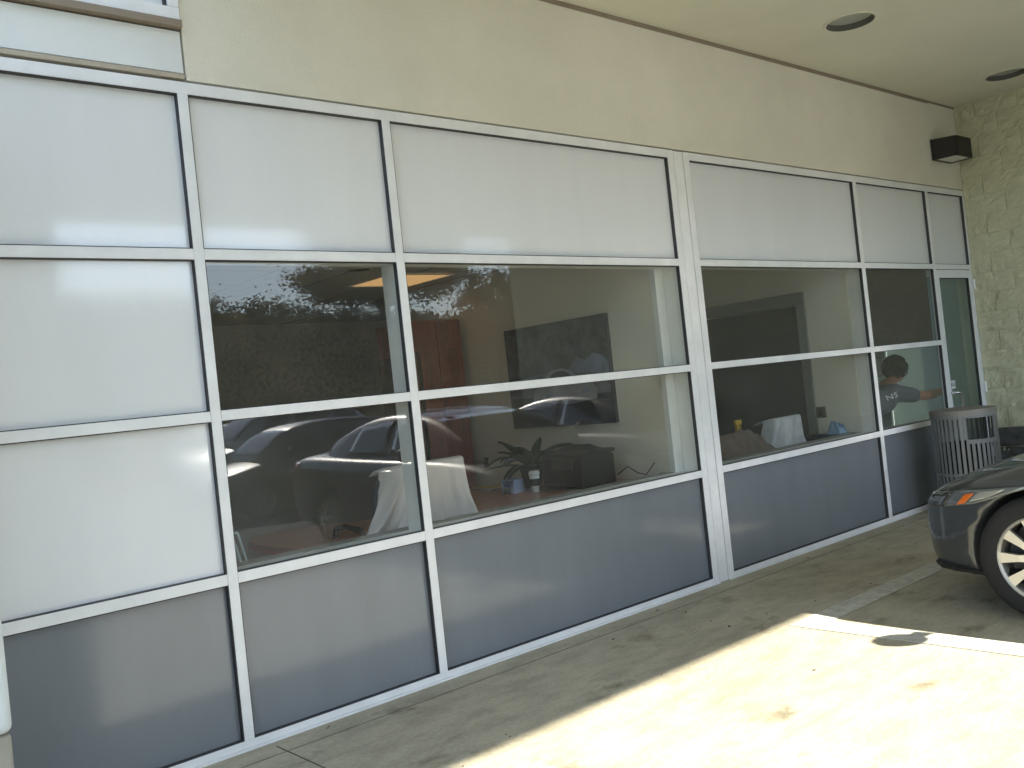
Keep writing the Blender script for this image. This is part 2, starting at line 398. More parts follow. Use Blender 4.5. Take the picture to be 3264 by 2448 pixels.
# split face block wall -------------------------------------------------------------
bw = thing('block_wall', 'rough split face block wall painted cream at the far end', 'wall', (9.86, 0, 0))
obj('mortar_core', MB().box(9.853, 10.05, -6.5, .154, 0, 3.84), 'mortar', bw)
def block_mesh(seed, L, H):
    nu, nv = 11, 7; pts = []
    for j in range(nv):
        for i in range(nu):
            u, v = i / (nu - 1), j / (nv - 1)
            e = .12 + min(u, 1 - u, (v) * .6, (1 - v) * .6)
            d = .004 + .030 * min(1, e * 7) * (.55 + .6 * mnoise.noise(Vector((u * 3.1 + seed * 7.7, v * 2.2, seed * 3.3)))) + .012 * mnoise.noise(Vector((u * 9 + seed, v * 6, seed * 1.7))) * min(1, e * 9)
            pts.append((-d, -u * L, v * H))
    mb = MB().grid(pts, nu, nv)
    ed = [(i, 0) for i in range(nu)] + [(nu - 1, j) for j in range(1, nv)] + [(i, nv - 1) for i in range(nu - 2, -1, -1)] + [(0, j) for j in range(nv - 2, 0, -1)]
    b = len(mb.v); k = len(ed)
    for i, j in ed: p = pts[j * nu + i]; mb.v.append((.014, p[1], p[2]))
    for t in range(k):
        i, j = ed[t]; i2, j2 = ed[(t + 1) % k]
        mb.f.append((j * nu + i, b + t, b + (t + 1) % k, j2 * nu + i2))
    return mb
BL, BH, JT = .393, .188, .006
vars_ = [block_mesh(s, BL, BH) for s in range(7)]
bmesh_data = {}
def blk_data(s, dark):
    if (s, dark) not in bmesh_data:
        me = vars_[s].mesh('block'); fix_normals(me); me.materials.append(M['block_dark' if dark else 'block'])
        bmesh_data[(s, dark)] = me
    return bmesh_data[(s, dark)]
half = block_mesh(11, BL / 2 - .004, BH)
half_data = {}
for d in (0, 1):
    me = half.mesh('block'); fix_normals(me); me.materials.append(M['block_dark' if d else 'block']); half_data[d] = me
rest = MB()
for r in range(20):
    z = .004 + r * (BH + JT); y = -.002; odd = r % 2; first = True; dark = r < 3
    while y > -6.4:
        h = odd and first
        L = BL / 2 - .004 if h else BL
        s = random.randrange(7)
        if y > -2.0:
            o = bpy.data.objects.new('block', half_data[dark] if h else blk_data(s, dark)); col.objects.link(o)
            o.parent = bw; o.location = Vector((9.862, y, z)) - wloc(bw)
        else:
            b = len(rest.v); src = vars_[s]
            rest.v += [(p[0] + 9.862, p[1] + y, p[2] + z) for p in src.v]; rest.f += [tuple(b + i for i in f) for f in src.f]
        y -= L + JT; first = False
ro = obj('blocks_beyond', rest, 'block', bw, recalc=True); ro['kind'] = 'stuff'
obj('end_cap', MB().box(9.83, 10.2, -6.9, -6.51, 0, 4.7), 'block', bw)

lw = tag(obj('wing_wall', MB().box(-9, 3.08, -7.0, -6.51, -.1, 9.5), 'stucco_white'), 'tall white wall across the drive, mirrored in the leftmost panels', 'wall')  # unseen height and width added so it keeps sun off the left frontage
pil = thing('pilaster', 'white rounded pilaster on a beige base at the left edge', 'pilaster', (.2, -.25, 0))
def pilaster():
    me = MB().box(-.5, .742, -.5, -.06, .505, 3.0)
    o = obj('shaft', me, 'pilaster', pil); b = o.modifiers.new('bevel', 'BEVEL'); b.width = .03; b.segments = 4
    obj('base', MB().box(-.5, .738, -.47, -.06, 0, .497), 'pilaster_base', pil, bevel=.01)
pilaster()

db = MB(); dr_ = random.Random(4)
for k in range(34):
    x, y = dr_.uniform(1.9, 8.6), -abs(dr_.gauss(.0, 1.1)) - .05
    if y < -3.4: continue
    r_ = dr_.uniform(.003, .008); a0 = dr_.uniform(0, 6)
    db.prism([(x + r_ * dr_.uniform(.7, 1.4) * math.cos(a0 + q * PI / 3), y + r_ * dr_.uniform(.5, 1.) * math.sin(a0 + q * PI / 3)) for q in range(6)], .0022, .0022 + r_ * .7)
gr_ = obj('pavement_grit', db, mat('grit', (.16, .13, .09), .9)); gr_['kind'] = 'stuff'; gr_['label'] = 'scattered grit and leaf crumbs on the concrete'

# ------------------------------------------------------------------ storefront frames
ZT = dict(b0=.044, t3b=.738, t3t=.786, t2b=1.466, t2t=1.512, t1b=2.192, t1t=2.240, rb=2.938, rt=2.992)
D0, D1 = 0.0, .15
sfl = thing('window_wall', 'long silver framed window wall with white, clear and grey panes left of the joint', 'window wall', (3.4, 0, 0))
sfr = thing('window_wall', 'shorter silver framed window wall between the jointed post and the entrance door', 'window wall', (7.2, 0, 0))
def gasket(x0, x1, z0, z1, parent):
    mb = MB(); t = .0045; a, b = .0035, .029
    mb.box(x0, x1, a, b, z1 - t, z1); mb.box(x0, x1, a, b, z0, z0 + t)
    mb.box(x0, x0 + t, a, b, z0 + t + .0002, z1 - t - .0002); mb.box(x1 - t, x1, a, b, z0 + t + .0002, z1 - t - .0002)
    return obj('gasket', mb, 'gasket', parent)
def lite(x0, x1, z0, z1, kind, parent):
    m, nm = dict(g=('glass', 'glass_pane'), w=('white_glass', 'white_panel'), k=('grey_glass', 'grey_panel'), gg=('glass_green', 'glass_pane'))[kind]
    mb = MB()
    if kind in ('g', 'gg'): mb.box(x0 + .001, x1 - .001, .030, .037, z0 + .001, z1 - .001)
    else: mb.box(x0 + .001, x1 - .001, .030, .06, z0 + .001, z1 - .001)
    o = obj(nm, mb, m, parent); gasket(x0, x1, z0, z1, o); return o
def mullion(x0, x1, z0, z1, parent, d=D1): return obj('mullion', MB().box(x0, x1, D0, d, z0, z1), 'alu', parent, bevel=.0015)
def rail(x0, x1, z0, z1, parent, nm='transom', d1=D1): return obj(nm, MB().box(x0 + .0014, x1 - .0014, D0 + .0004, d1, z0, z1), 'alu', parent, bevel=.0015)
XL = -2.2
m1, m2, m3, m4, m5 = (1.746, 1.793), (2.829, 2.879), (5.161, 5.222), (7.640, 7.698), (8.992, 9.045)
for mm in (m1, m2): mullion(*mm, .044, ZT['rb'], sfl)
mullion(m3[0], m3[1], 0.004, ZT['rt'], sfl)
rail(XL, m3[0], ZT['rb'], ZT['rt'], sfl, 'head_rail'); rail(XL, m3[0], 0.012, .044, sfl, 'base_rail')
obj('sill_pan', MB().box(XL, m3[1] - .002, -.012, .14, .0012, .0115), 'alu', sfl)
for a, b in ((XL, m1[0]), (m1[1], m2[0]), (m2[1], m3[0])):
    for z0, z1 in (('t1b', 't1t'), ('t2b', 't2t'), ('t3b', 't3t')): rail(a, b, ZT[z0], ZT[z1], sfl)
rows = [('t1t', 'rb'), ('t2t', 't1b'), ('t3t', 't2b'), ('b0', 't3b')]
for (a, b), ks in zip(((XL, m1[0]), (m1[1], m2[0]), (m2[1], m3[0])), ('wwwk', 'wggk', 'wggk')):
    for (z0, z1), k in zip(rows, ks): lite(a, b, ZT[z0], ZT[z1], k, sfl)
# joint post between the two frames
jp = tag(obj('joint_post', MB().box(5.2275, 5.3265, .002, .15, .002, 2.990), 'alu', bevel=.002), 'narrow silver post filling the joint between two window frames', 'post')
obj('joint_seal', MB().box(5.2222, 5.2272, .006, .1, .002, 2.985), 'gasket', jp); obj('joint_seal', MB().box(5.3268, 5.3318, .006, .1, .002, 2.985), 'gasket', jp)
mullion(5.332, 5.397, .004, ZT['rt'], sfr); mullion(*m4, .044, ZT['rb'], sfr); mullion(m5[0], m5[1], .004, ZT['rb'], sfr, .045)
mullion(9.815, 9.852, .004, ZT['rb'], sfr)
rail(5.397, 9.852, ZT['rb'], ZT['rt'], sfr, 'head_rail'); rail(5.397, m5[0], .012, .044, sfr, 'base_rail')
obj('sill_pan', MB().box(5.334, m5[0] - .002, -.012, .14, .0012, .0115), 'alu', sfr)
for a, b in ((5.397, m4[0]), (m4[1], m5[0])):
    for z0, z1 in (('t1b', 't1t'), ('t2b', 't2t'), ('t3b', 't3t')): rail(a, b, ZT[z0], ZT[z1], sfr)
rail(m5[1], 9.815, ZT['t1b'], ZT['t1t'], sfr)
for (a, b), ks in zip(((5.397, m4[0]), (m4[1], m5[0])), ('wggk', 'wggk')):
    for (z0, z1), k in zip(rows, ks): lite(a, b, ZT[z0], ZT[z1], k, sfr)
lite(m5[1], 9.815, ZT['t1t'], ZT['rb'], 'w', sfr)
# entrance door
dr = thing('glass_door', 'narrow silver framed glass door with a PULL sticker next to the block wall', 'door', (9.43, 0, 0))
dx0, dx1 = 9.050, 9.812
for nm, bb in (('stile', (dx0, 9.103, .012, .186 + 2.0)), ('stile', (9.752, dx1, .012, 2.186))):
    obj(nm, MB().box(bb[0], bb[1], .004, .05, bb[2], bb[3]), 'alu', dr, bevel=.002)
obj('top_rail', MB().box(9.1035, 9.7515, .004, .05, 2.108, 2.186), 'alu', dr, bevel=.002)
obj('bottom_rail', MB().box(9.1035, 9.7515, .004, .05, .012, .24), 'alu', dr, bevel=.002)
dg = obj('door_pane', MB().box(9.104, 9.751, .024, .030, .2405, 2.1075), 'glass_green', dr); gasket(9.1036, 9.7514, .2402, 2.1078, dg)
ha = MB(); ha.tube([(9.085, .004, .998), (9.085, -.055, .998), (9.135, -.062, .992), (9.15, -.062, .97), (9.15, -.062, .70), (9.135, -.062, .68), (9.085, -.055, .675), (9.085, .004, .675)], .0125, 10)
obj('pull_handle', ha, 'chrome', dr, smooth=True)
sg = obj('pull_sign', MB().box(9.112, 9.232, .0205, .0235, 1.035, 1.112), 'sign_white', dr)
tm = text_mesh('PULL', .052); lt = obj('lettering', tm, 'sign_ink', sg); lt.location = Vector((9.172, .0195, 1.073)) - wloc(sg); lt.rotation_euler = (PI / 2, 0, 0)
for z in (2.04, 1.0, .35): obj('hinge', MB().lathe([(.012, -.05), (.012, .05)], (9.833, -.014, z), 10), 'alu', dr, smooth=False)

# ------------------------------------------------------------------ rooms behind the glass
struct('interior_floor', MB().box(1.5, 7.67, .151, 9.2, -.05, .002), 'carpet')
struct('vestibule_floor', MB().box(7.672, 9.86, .151, 6.2, -.05, .002), mat('pale_bounce_floor', (.55, .55, .50), .4, vary=.06, vscale=8))  # pale floor colour added to bounce light up onto the vestibule walls
CE = 2.46
cb = MB(); cb.box(1.5, 9.86, .151, 9.2, CE, CE + .05); struct('interior_ceiling', cb, 'ceiling_in')
tl = MB()
for i in range(14): tl.box(1.9 + .61 * i - .006, 1.9 + .61 * i + .006, .2, 6.1, CE - .004, CE - .0005)
for i in range(9): tl.box(1.6, 9.8, .62 + .61 * i - .006, .62 + .61 * i + .006, CE - .0045, CE - .0042)
struct('ceiling_grid', tl, mat('ceiling_grid_metal', (.30, .29, .25), .6))
struct('back_wall', MB().box(1.5, 9.86, 5.3, 5.4, 0, CE), 'wall_in')
struct('office_side_wall', MB().box(1.42, 1.5, .151, 9.2, 0, CE), 'wall_in')
pw = struct('partition_wall', MB().box(5.08, 5.19, .20, 3.0, 0, CE), 'wall_in')
obj('wall_end_trim', MB().box(5.07, 5.20, .153, .198, 0, CE), 'alu', pw)
# second partition, with the doorway
d2 = MB(); PX0 = 7.63
d2.box(PX0, 7.72, .153, .62, .002, CE); d2.box(PX0, 7.72, 1.75, 3.1, .002, CE); d2.box(PX0, 7.72, .6205, 1.7495, 1.985, CE)
struct('second_partition_wall', d2, 'wall_in')
struct('middle_room_back_wall', MB().box(5.08, PX0, 3.0005, 3.1, .002, CE), 'wall_in')
struct('vestibule_back_wall', MB().box(7.72, 9.86, 3.2, 3.3, .002, CE), 'wall_in')
ew = MB(); ew.box(9.86, 9.99, 1.02, 9.2, 0, CE); ew.box(9.86, 9.99, .155, 1.0195, 0, .34); ew.box(9.86, 9.99, .155, 1.0195, 2.2, CE)
struct('vestibule_end_wall', ew, mat('pale_block_paint', (.72, .76, .70), .8, vary=.12, vscale=9, bump=.4, bscale=60))
co_ = MB()
for z in (.6, .8, 1.0, 1.2, 1.4, 1.6, 1.8, 2.0): co_.box(9.857, 9.8595, 1.06, 3.2, z - .003, z + .003)
struct('end_wall_joint', co_, mat('end_wall_joint_paint', (.25, .27, .24), .9))
fm = bpy.data.materials.new('added_translucent'); fm.use_nodes = True
_n = fm.node_tree; _n.nodes.remove(_n.nodes['Principled BSDF']); _t = _n.nodes.new('ShaderNodeBsdfTranslucent'); _t.inputs[0].default_value = (.30, .345, .325, 1)
_d = _n.nodes.new('ShaderNodeBsdfDiffuse'); _d.inputs[0].default_value = (.42, .46, .44, 1); _m = _n.nodes.new('ShaderNodeMixShader'); _m.inputs[0].default_value = .4
_n.links.new(_t.outputs[0], _m.inputs[1]); _n.links.new(_d.outputs[0], _m.inputs[2]); _n.links.new(_m.outputs[0], _n.nodes['Material Output'].inputs[0])
sw = thing('side_pane', 'added translucent panel imitating the bright patch behind the outstretched hand', 'window', (9.9, .59, .34))  # added opening and panes, letting daylight in to brighten this spot
obj('added_pane', MB().box(9.90, 9.908, .16, .395, .345, 2.195), fm, sw); obj('added_pane', MB().box(9.90, 9.908, .425, 1.015, .345, 2.195), fm, sw)
obj('mullion', MB().box(9.855, 9.93, .396, .424, .345, 2.195), 'alu', sw)
ow = struct('corridor_end_wall', MB().box(8.6, 8.7, 1.3, 3.2, .002, CE), 'wall_in')
df = thing('door_frame', 'grey trimmed doorway into a dark room, seen through the third window', 'doorway', (7.6, 1.2, 0))
obj('head_trim', MB().box(7.60, 7.629, .57, 1.80, 1.966, 2.075), 'door_trim', df, bevel=.004)
obj('side_trim', MB().box(7.60, 7.629, .57, .655, .003, 1.965), 'door_trim', df, bevel=.004)
obj('side_trim', MB().box(7.60, 7.629, 1.72, 1.80, .003, 1.965), 'door_trim', df, bevel=.004)
obj('dark_opening_panel', MB().box(7.68, 7.71, .66, 1.72, .01, 1.96), 'dark_room', df)  # near-black panel fills the opening; the unlit room is put into its colour
wp = tag(obj('wall_plate', MB().box(7.615, 7.6295, .478, .572, .930, 1.030), 'switch', bevel=.003), 'small brown wall plate beside the dark doorway', 'wall plate')
obj('rocker', MB().box(7.612, 7.6148, .51, .54, .95, 1.01), 'black_plastic', wp)

# mesh shade lowered behind the small upper pane
rs = tag(obj('roller_shade', MB().box(7.70, 8.99, .075, .080, 1.50, 2.20), 'shade'), 'dark brown roller shade lowered behind the pane over the stooping person', 'blind')
obj('bottom_bar', MB().box(7.70, 8.99, .07, .085, 1.485, 1.4995), 'dark_bronze', rs)

# --- office furniture
cab = thing('cabinet', 'tall reddish cherry cabinet against the office wall', 'cabinet', (4.75, 2.55, 0))
obj('carcass', MB().box(4.50, 5.02, 2.30, 2.80, .02, 2.125), 'cherry', cab, bevel=.003)
obj('door', MB().box(4.505, 4.752, 2.28, 2.299, .09, 2.115), 'cherry', cab, bevel=.002)
d_ = obj('door', MB().box(4.757, 5.015, 2.28, 2.299, .09, 1.86), 'cherry', cab, bevel=.002)
obj('door_panel', MB().box(4.757, 5.015, 2.28, 2.299, 1.865, 2.115), 'cherry', cab, bevel=.002)
obj('side_panel', MB().box(4.488, 4.4995, 2.34, 2.78, .1, 1.85), mat('shaded_cherry', (.05, .014, .012), .4), cab)  # darker copy of the cherry, shade on this side painted in
obj('handle', MB().box(4.525, 4.555, 2.262, 2.279, .9, 1.86), 'black_plastic', cab)

desk = thing('desk', 'cherry office desk with a rounded end behind the window', 'desk', (3.6, .8, 0))
dp = [(2.42, 1.22), (2.385, 1.0), (2.375, .75), (2.385, .55), (2.41, .42), (2.46, .35), (2.53, .335), (2.60, .38), (2.64, .62), (3.50, .66), (3.75, .52), (4.3, .42), (5.07, .42), (5.07, 1.75), (4.42, 1.75), (4.2, 1.46), (3.9, 1.2), (3.5, 1.10), (3.2, 1.17), (2.95, 1.36), (2.75, 1.46), (2.56, 1.42)]
tb = obj('desk_top', MB().prism(dp, .725, .744), 'cherry_top', desk, bevel=.004)
obj('edge_band', MB().prism(dp, .698, .7245), 'cherry_edge', desk)
obj('modesty_panel', MB().box(4.25, 4.275, .5, 1.70, .02, .697), 'cherry', desk)
obj('pedestal', MB().box(4.45, 4.95, .55, 1.65, .003, .697), 'cherry', desk)
obj('leg', MB().lathe([(.035, .003), (.035, .697)], (2.62, .95, 0), 16), 'black_plastic', desk, smooth=False)
obj('leg', MB().lathe([(.25, .003), (.25, .02), (.04, .04)], (2.62, .95, 0), 24), 'black_plastic', desk)

ch = thing('office_chair', 'dark blue office chair with loop arms pushed to the desk', 'chair', (3.05, .40, 0))
def chair_back(x0, x1, y, z0, z1):
    pts = []; nu, nv = 9, 8
    mb = MB()
    for sgn in (0, 1):
        for j in range(nv):
            for i in range(nu):
                u = i / (nu - 1) * 2 - 1; v = j / (nv - 1)
                wv = 1 - .18 * max(0, v - .75) / .25 - .08 * (1 - v)
                x = (x0 + x1) / 2 + u * (x1 - x0) / 2 * wv; z = z0 + v * (z1 - z0) - .03 * u * u * v
                yy = y + .05 * (u * u) + .02 * math.sin(v * PI) + (.035 if sgn else -.0)
                pts.append((x, yy, z))
    mb.grid(pts[:nu * nv], nu, nv); mb.grid(pts[nu * nv:], nu, nv, flip=True)
    b = nu * nv
    loop = [(i, 0) for i in range(nu)] + [(nu - 1, j) for j in range(1, nv)] + [(i, nv - 1) for i in range(nu - 2, -1, -1)] + [(0, j) for j in range(nv - 2, 0, -1)]
    for t in range(len(loop)):
        i, j = loop[t]; i2, j2 = loop[(t + 1) % len(loop)]
        mb.f.append((j * nu + i, b + j * nu + i, b + j2 * nu + i2, j2 * nu + i2))
    return mb
obj('backrest', chair_back(2.73, 3.32, .28, .56, 1.095), 'black_fabric', ch, smooth=True, recalc=True, subd=1)
obj('seat', MB().box(2.76, 3.30, .34, .82, .44, .51), 'black_fabric', ch, bevel=.03)
for sx in (-1, 1):
    cx = 3.03 + sx * .33
    obj('armrest', MB().tube([(cx - sx * .10, .40, .47), (cx, .39, .55), (cx, .36, .74), (cx, .42, .795), (cx, .58, .81), (cx, .68, .79), (cx, .70, .74), (cx, .62, .60), (cx - sx * .1, .6, .47)], .017, 8), 'black_plastic', ch, smooth=True)
obj('gas_column', MB().lathe([(.03, .1), (.03, .44)], (3.03, .55, 0), 12), 'black_plastic', ch)
fb = MB()
for k in range(5):
    a = 2 * PI * k / 5; fb.tube([(3.03, .55, .11), (3.03 + .29 * math.cos(a), .55 + .29 * math.sin(a), .06)], [.025, .016], 6)
    fb.lathe([(.001, 0), (.025, .005), (.028, .03), (.02, .055)], (3.03 + .29 * math.cos(a), .55 + .29 * math.sin(a), .003), 10)
obj('star_base', fb, 'black_plastic', ch)

def drape(name, label, x0, x1, y, zt, zb, m, flare, seed, ridge=.05, tail=0.):
    # a sheet hanging over a flat chair back; folds widen towards the hem
    nu, nv = 49, 34; pts = []
    rnd = random.Random(seed)
    ph = [rnd.uniform(0, 6.28) for _ in range(6)]
    for j in range(nv):
        t = j / (nv - 1)
        for i in range(nu):
            u = i / (nu - 1) * 2 - 1
            side = max(0, abs(u) - .78) / .22
            if t < .18:                               # over the top, from the far side
                a = (t / .18); yy = y + .075 - .11 * a; z = zt - .03 * (1 - math.sin(a * PI / 2)) + .012 * math.sin(a * PI) - .02 * side ** 2
                q = 0
            else:
                q = (t - .18) / .82; z = zt + (zb - zt) * q - .02 * side ** 2; yy = y - .035
            wv = 1 + flare * q ** 1.3
            x = (x0 + x1) / 2 + u * (x1 - x0) / 2 * wv
            fold = 0.
            for k in range(5):
                w0 = u * (1 - .35 * q) * (4.2 + 2.9 * k) + ph[k] + .9 * q * math.sin(ph[k] * 3)
                fold += (1 - 2 * abs(math.sin(w0)) ** .7) / (1 + .7 * k) + .25 * math.sin(2 * w0 + q * 3)
            fold += .8 * mnoise.noise(Vector((u * 3 + seed, q * 2.2, 1.))) 
            yy += -ridge * (q ** .8) * (.30 + .70 * abs(u)) * fold * .5 + .10 * side ** 1.5 * (1 - .4 * q)
            x += .035 * q * mnoise.noise(Vector((u * 2 + seed, q * 3, 4.))) - tail * max(0, -u) ** 2 * q ** 2
            z += .018 * q * math.sin(u * 9 + ph[4])
            if q > .9: z += (.035 * math.sin(u * 5 + ph[5])) * (q - .9) / .1
            pts.append((x, yy, z))
    o = obj(name, MB().grid(pts, nu, nv), m, smooth=True, solid=.004, subd=1, origin=((x0 + x1) / 2, y, zb))
    return tag(o, label, 'cloth')
drape('drop_cloth', 'pale grey cloth draped over the dark office chair back', 2.80, 3.37, .275, 1.118, .60, 'cloth', .30, 5, ridge=.10, tail=.22)

po = thing('poster', 'dark navy poster of a car on a road, hung on the office wall', 'poster', (5.06, 1.17, 1.56))
def pq(a, x=5.0): return [(x, y_, z_) for y_, z_ in a]
def poly(pts): mb = MB(); mb.v = list(pts); mb.f = [tuple(range(len(pts)))]; return mb
PY0, PY1, PZ0, PZ1 = .63, 1.76, 1.155, 1.955
def P2(u, v, x): return (x, PY1 + (PY0 - PY1) * u, PZ0 + (PZ1 - PZ0) * v)      # u from the far edge to the near edge
obj('board', MB().box(5.045, 5.079, PY0, PY1, PZ0, PZ1), 'poster_dark', po, bevel=.002)
def print_(name, uv, m, k): return obj(name, poly([P2(u, v, 5.0445 - .0008 * k) for u, v in uv]), m, po)
print_('printed_trees', [(0.01, .50), (.4, .52), (.7, .55), (.99, .56), (.99, .99), (.01, .99)], 'poster_tree', 1)
print_('printed_road', [(.01, .30), (.99, .28), (.99, .50), (.6, .54), (.3, .52), (.01, .46)], 'poster_road', 2)
print_('printed_hedge', [(.62, .50), (.66, .60), (.72, .64), (.78, .60), (.86, .66), (.95, .62), (.99, .55), (.99, .46)], 'poster_pale', 3)
print_('printed_car', [(.24, .26), (.27, .36), (.36, .42), (.40, .50), (.46, .545), (.56, .55), (.64, .52), (.70, .45), (.82, .40), (.87, .33), (.86, .24), (.6, .2)], 'poster_car', 4)
print_('printed_windscreen', [(.42, .425), (.45, .50), (.5, .525), (.57, .525), (.62, .50), (.66, .43)], 'poster_dark', 5)
print_('printed_lamp', [(.38, .31), (.44, .335), (.45, .30), (.39, .28)], 'poster_pale', 5)
print_('printed_lamp', [(.72, .33), (.79, .35), (.80, .31), (.73, .29)], 'poster_pale', 5)

pr = thing('printer', 'black desktop printer on the desk by the office wall', 'printer', (4.72, .72, .744))
obj('body', MB().box(4.53, 4.87, .52, .92, .746, .965), 'black_plastic', pr, bevel=.015)
obj('scanner_lid', MB().box(4.52, 4.88, .51, .93, .968, .995), 'black_plastic', pr, bevel=.012)
hp = MB(); hp.v = [(4.56, .60, .996), (4.84, .60, .996), (4.84, .88, .996), (4.56, .88, .996), (4.66, .68, 1.03), (4.80, .68, 1.03), (4.80, .80, 1.03), (4.66, .80, 1.03)]
hp.f = [(0, 1, 5, 4), (1, 2, 6, 5), (2, 3, 7, 6), (3, 0, 4, 7), (4, 5, 6, 7)]
obj('feeder_hump', hp, 'black_plastic', pr, recalc=True)
obj('control_panel', MB().box(4.515, 4.529, .60, .80, .88, .955), 'trim_black', pr, bevel=.004)
obj('paper_tray', MB().box(4.42, 4.528, .60, .84, .775, .79), 'black_plastic', pr, bevel=.004)
obj('cable', MB().tube([(4.86, .50, .80), (4.92, .45, .85), (4.96, .40, .80), (5.0, .36, .78), (5.03, .3, .86)], .004, 6), 'black_plastic', pr)

pt = thing('potted_plant', 'leafy green pot plant on the desk below the poster', 'plant', (4.62, 1.12, .744))
obj('pot', MB().lathe([(.06, .0), (.075, .05), (.09, .14), (.085, .15), (.08, .14)], (4.62, 1.12, .746), 20), 'soil_pot', pt, smooth=True)
def leaf(base, yaw, L, W, rise, droop):
    nu, nv = 3, 8; pts = []
    dx, dy = math.cos(yaw), math.sin(yaw)
    for j in range(nv):
        t = j / (nv - 1); r = L * t; z = rise * t - droop * t * t
        wv = W * math.sin(PI * min(1, .12 + .88 * t)) ** .7
        for i in (-1, 0, 1):
            pts.append((base[0] + dx * r - dy * wv * i * .5, base[1] + dy * r + dx * wv * i * .5, base[2] + z - abs(i) * -.012))
    return MB().grid(pts, nu, nv)
lr = random.Random(3)
for k in range(26):
    a = 2 * PI * k / 26 * 2.4 + lr.uniform(-.3, .3); hi = lr.uniform(.12, .36)
    obj('leaf', leaf((4.62, 1.12, .88), a, lr.uniform(.24, .40), lr.uniform(.065, .11), hi, lr.uniform(.05, .30)), 'leaf', pt, smooth=True, solid=.002)
cu = thing('coffee_cup', 'white paper coffee cup with a dark sleeve on the desk', 'cup', (4.40, .86, .744))
obj('cup', MB().lathe([(.028, 0), (.037, .125), (.036, .125)], (4.40, .86, .745), 20), 'paper_white', cu, smooth=True)
obj('sleeve', MB().lathe([(.0335, .045), (.0375, .095)], (4.40, .86, .745), 20, cap=False), 'trim_black', cu, smooth=True)
obj('lid', MB().lathe([(.040, .122), (.040, .132), (.034, .148), (.001, .148)], (4.40, .86, .745), 20), 'paper_white', cu, smooth=True)
bx = thing('card_box', 'small pale blue box with its open front painted black on the desk', 'box', (4.33, 1.06, .744))
bo = MB()
bo.box(4.30, 4.40, 1.10, 1.105, .746, .84); bo.box(4.30, 4.305, .98, 1.0995, .746, .815); bo.box(4.3055, 4.40, .975, .98, .746, .84); bo.box(4.3055, 4.40, .9805, 1.0995, .835, .84)
obj('shell', bo, 'box_blue', bx)
obj('printed_band', MB().box(4.2985, 4.2998, 1.0, 1.08, .79, .812), 'ink_blue', bx)
obj('black_front_plate', MB().box(4.297, 4.2984, 1.005, 1.085, .746, .785), 'trim_black', bx)  # black plate on the front, painted shade of the box opening
def papers(x, y, n, m, label, name='paper_stack'):
    t = thing(name, label, 'papers', (x, y, .744))
    for k in range(n):
        a = random.uniform(-.4, .4); c, s = math.cos(a), math.sin(a)
        pts = [(x + c * u - s * v, y + s * u + c * v) for u, v in ((-.1, -.14), (.1, -.14), (.1, .14), (-.1, .14))]
        obj('sheet', MB().prism(pts, .7452 + k * .004, .7482 + k * .004), m[k % len(m)], t)
papers(4.55, 1.50, 4, ['paper_white', 'ink_blue', 'paper_white', 'yellow'], 'loose papers and folders at the far end of the desk')
ol = tag(obj('wall_outlet', MB().box(5.068, 5.0795, 2.172, 2.222, .84, .925), 'trim_black', bevel=.003), 'small black wall socket low beside the cherry cabinet', 'socket')
obj('socket_face', MB().box(5.066, 5.0678, 2.185, 2.21, .855, .91), 'dark_bronze', ol)
cl = thing('ceiling_light', 'glowing warm panel lamp in the office ceiling', 'ceiling lamp', (4.42, 2.2, CE))
obj('diffuser', MB().box(4.13, 4.72, 1.95, 2.54, CE - .007, CE - .005), 'troffer', cl)
obj('rim', MB().box(4.11, 4.74, 1.93, 1.949, CE - .012, CE - .0046), 'alu', cl); obj('rim', MB().box(4.11, 4.74, 2.541, 2.56, CE - .012, CE - .0046), 'alu', cl)
obj('rim', MB().box(4.11, 4.129, 1.9495, 2.5405, CE - .012, CE - .0046), 'alu', cl); obj('rim', MB().box(4.721, 4.74, 1.9495, 2.5405, CE - .012, CE - .0046), 'alu', cl)
for k, (x, y, lb_) in enumerate(((3.05, 1.55, 'unlit round spot lamp in the office ceiling nearer the window frame'), (3.72, 1.75, 'unlit round spot lamp in the office ceiling close to the glowing panel'))):
    t = thing('spot_lamp', lb_, 'ceiling lamp', (x, y, CE), 'unlit spot lamps in the office ceiling')
    obj('ring', MB().lathe([(.085, -.012), (.1, -.006), (.1, -.001)], (x, y, CE), 24, cap=False), 'ceiling_in', t, recalc=True)
    obj('bulb_face', MB().lathe([(.001, -.0055), (.084, -.0055)], (x, y, CE), 24, cap=False), 'can_dark', t)
fr = thing('leaning_frame', 'pale metal frame leaning in the corner of the first clear window', 'frame', (1.94, .3, .786))
obj('rail', MB().tube([(1.915, .30, .92), (1.955, .22, .60)], .008, 6), 'steel_blue', fr); obj('rail', MB().tube([(1.945, .30, .93), (1.985, .22, .60)], .006, 6), 'steel_blue', fr)
obj('cross_bar', MB().tube([(1.915, .30, .915), (1.945, .30, .925)], .006, 6), 'steel_blue', fr)
orn = thing('glass_ornament', 'clear glass flower shaped ornament on the rounded desk end', 'ornament', (2.58, .62, .744))
om = MB(); om.lathe([(.05, .0), (.05, .008), (.012, .02), (.008, .09), (.010, .11)], (2.58, .60, .746), 20)
obj('stem', om, 'clear', orn, smooth=True)
for k in range(6):
    a = 2 * PI * k / 6
    obj('petal', MB().tube([(2.58, .60, .855), (2.58 + .03 * math.cos(a), .60, .875 + .03 * math.sin(a)), (2.58 + .06 * math.cos(a), .60, .885 + .06 * math.sin(a))], [.004, .011, .003], 8), 'clear', orn, smooth=True)
ws = struct('window_stool', MB().box(1.8, 5.06, .153, .26, .772, .789), 'door_stool')
struct('window_stool', MB().box(5.22, 7.62, .153, .26, .772, .789), 'door_stool')

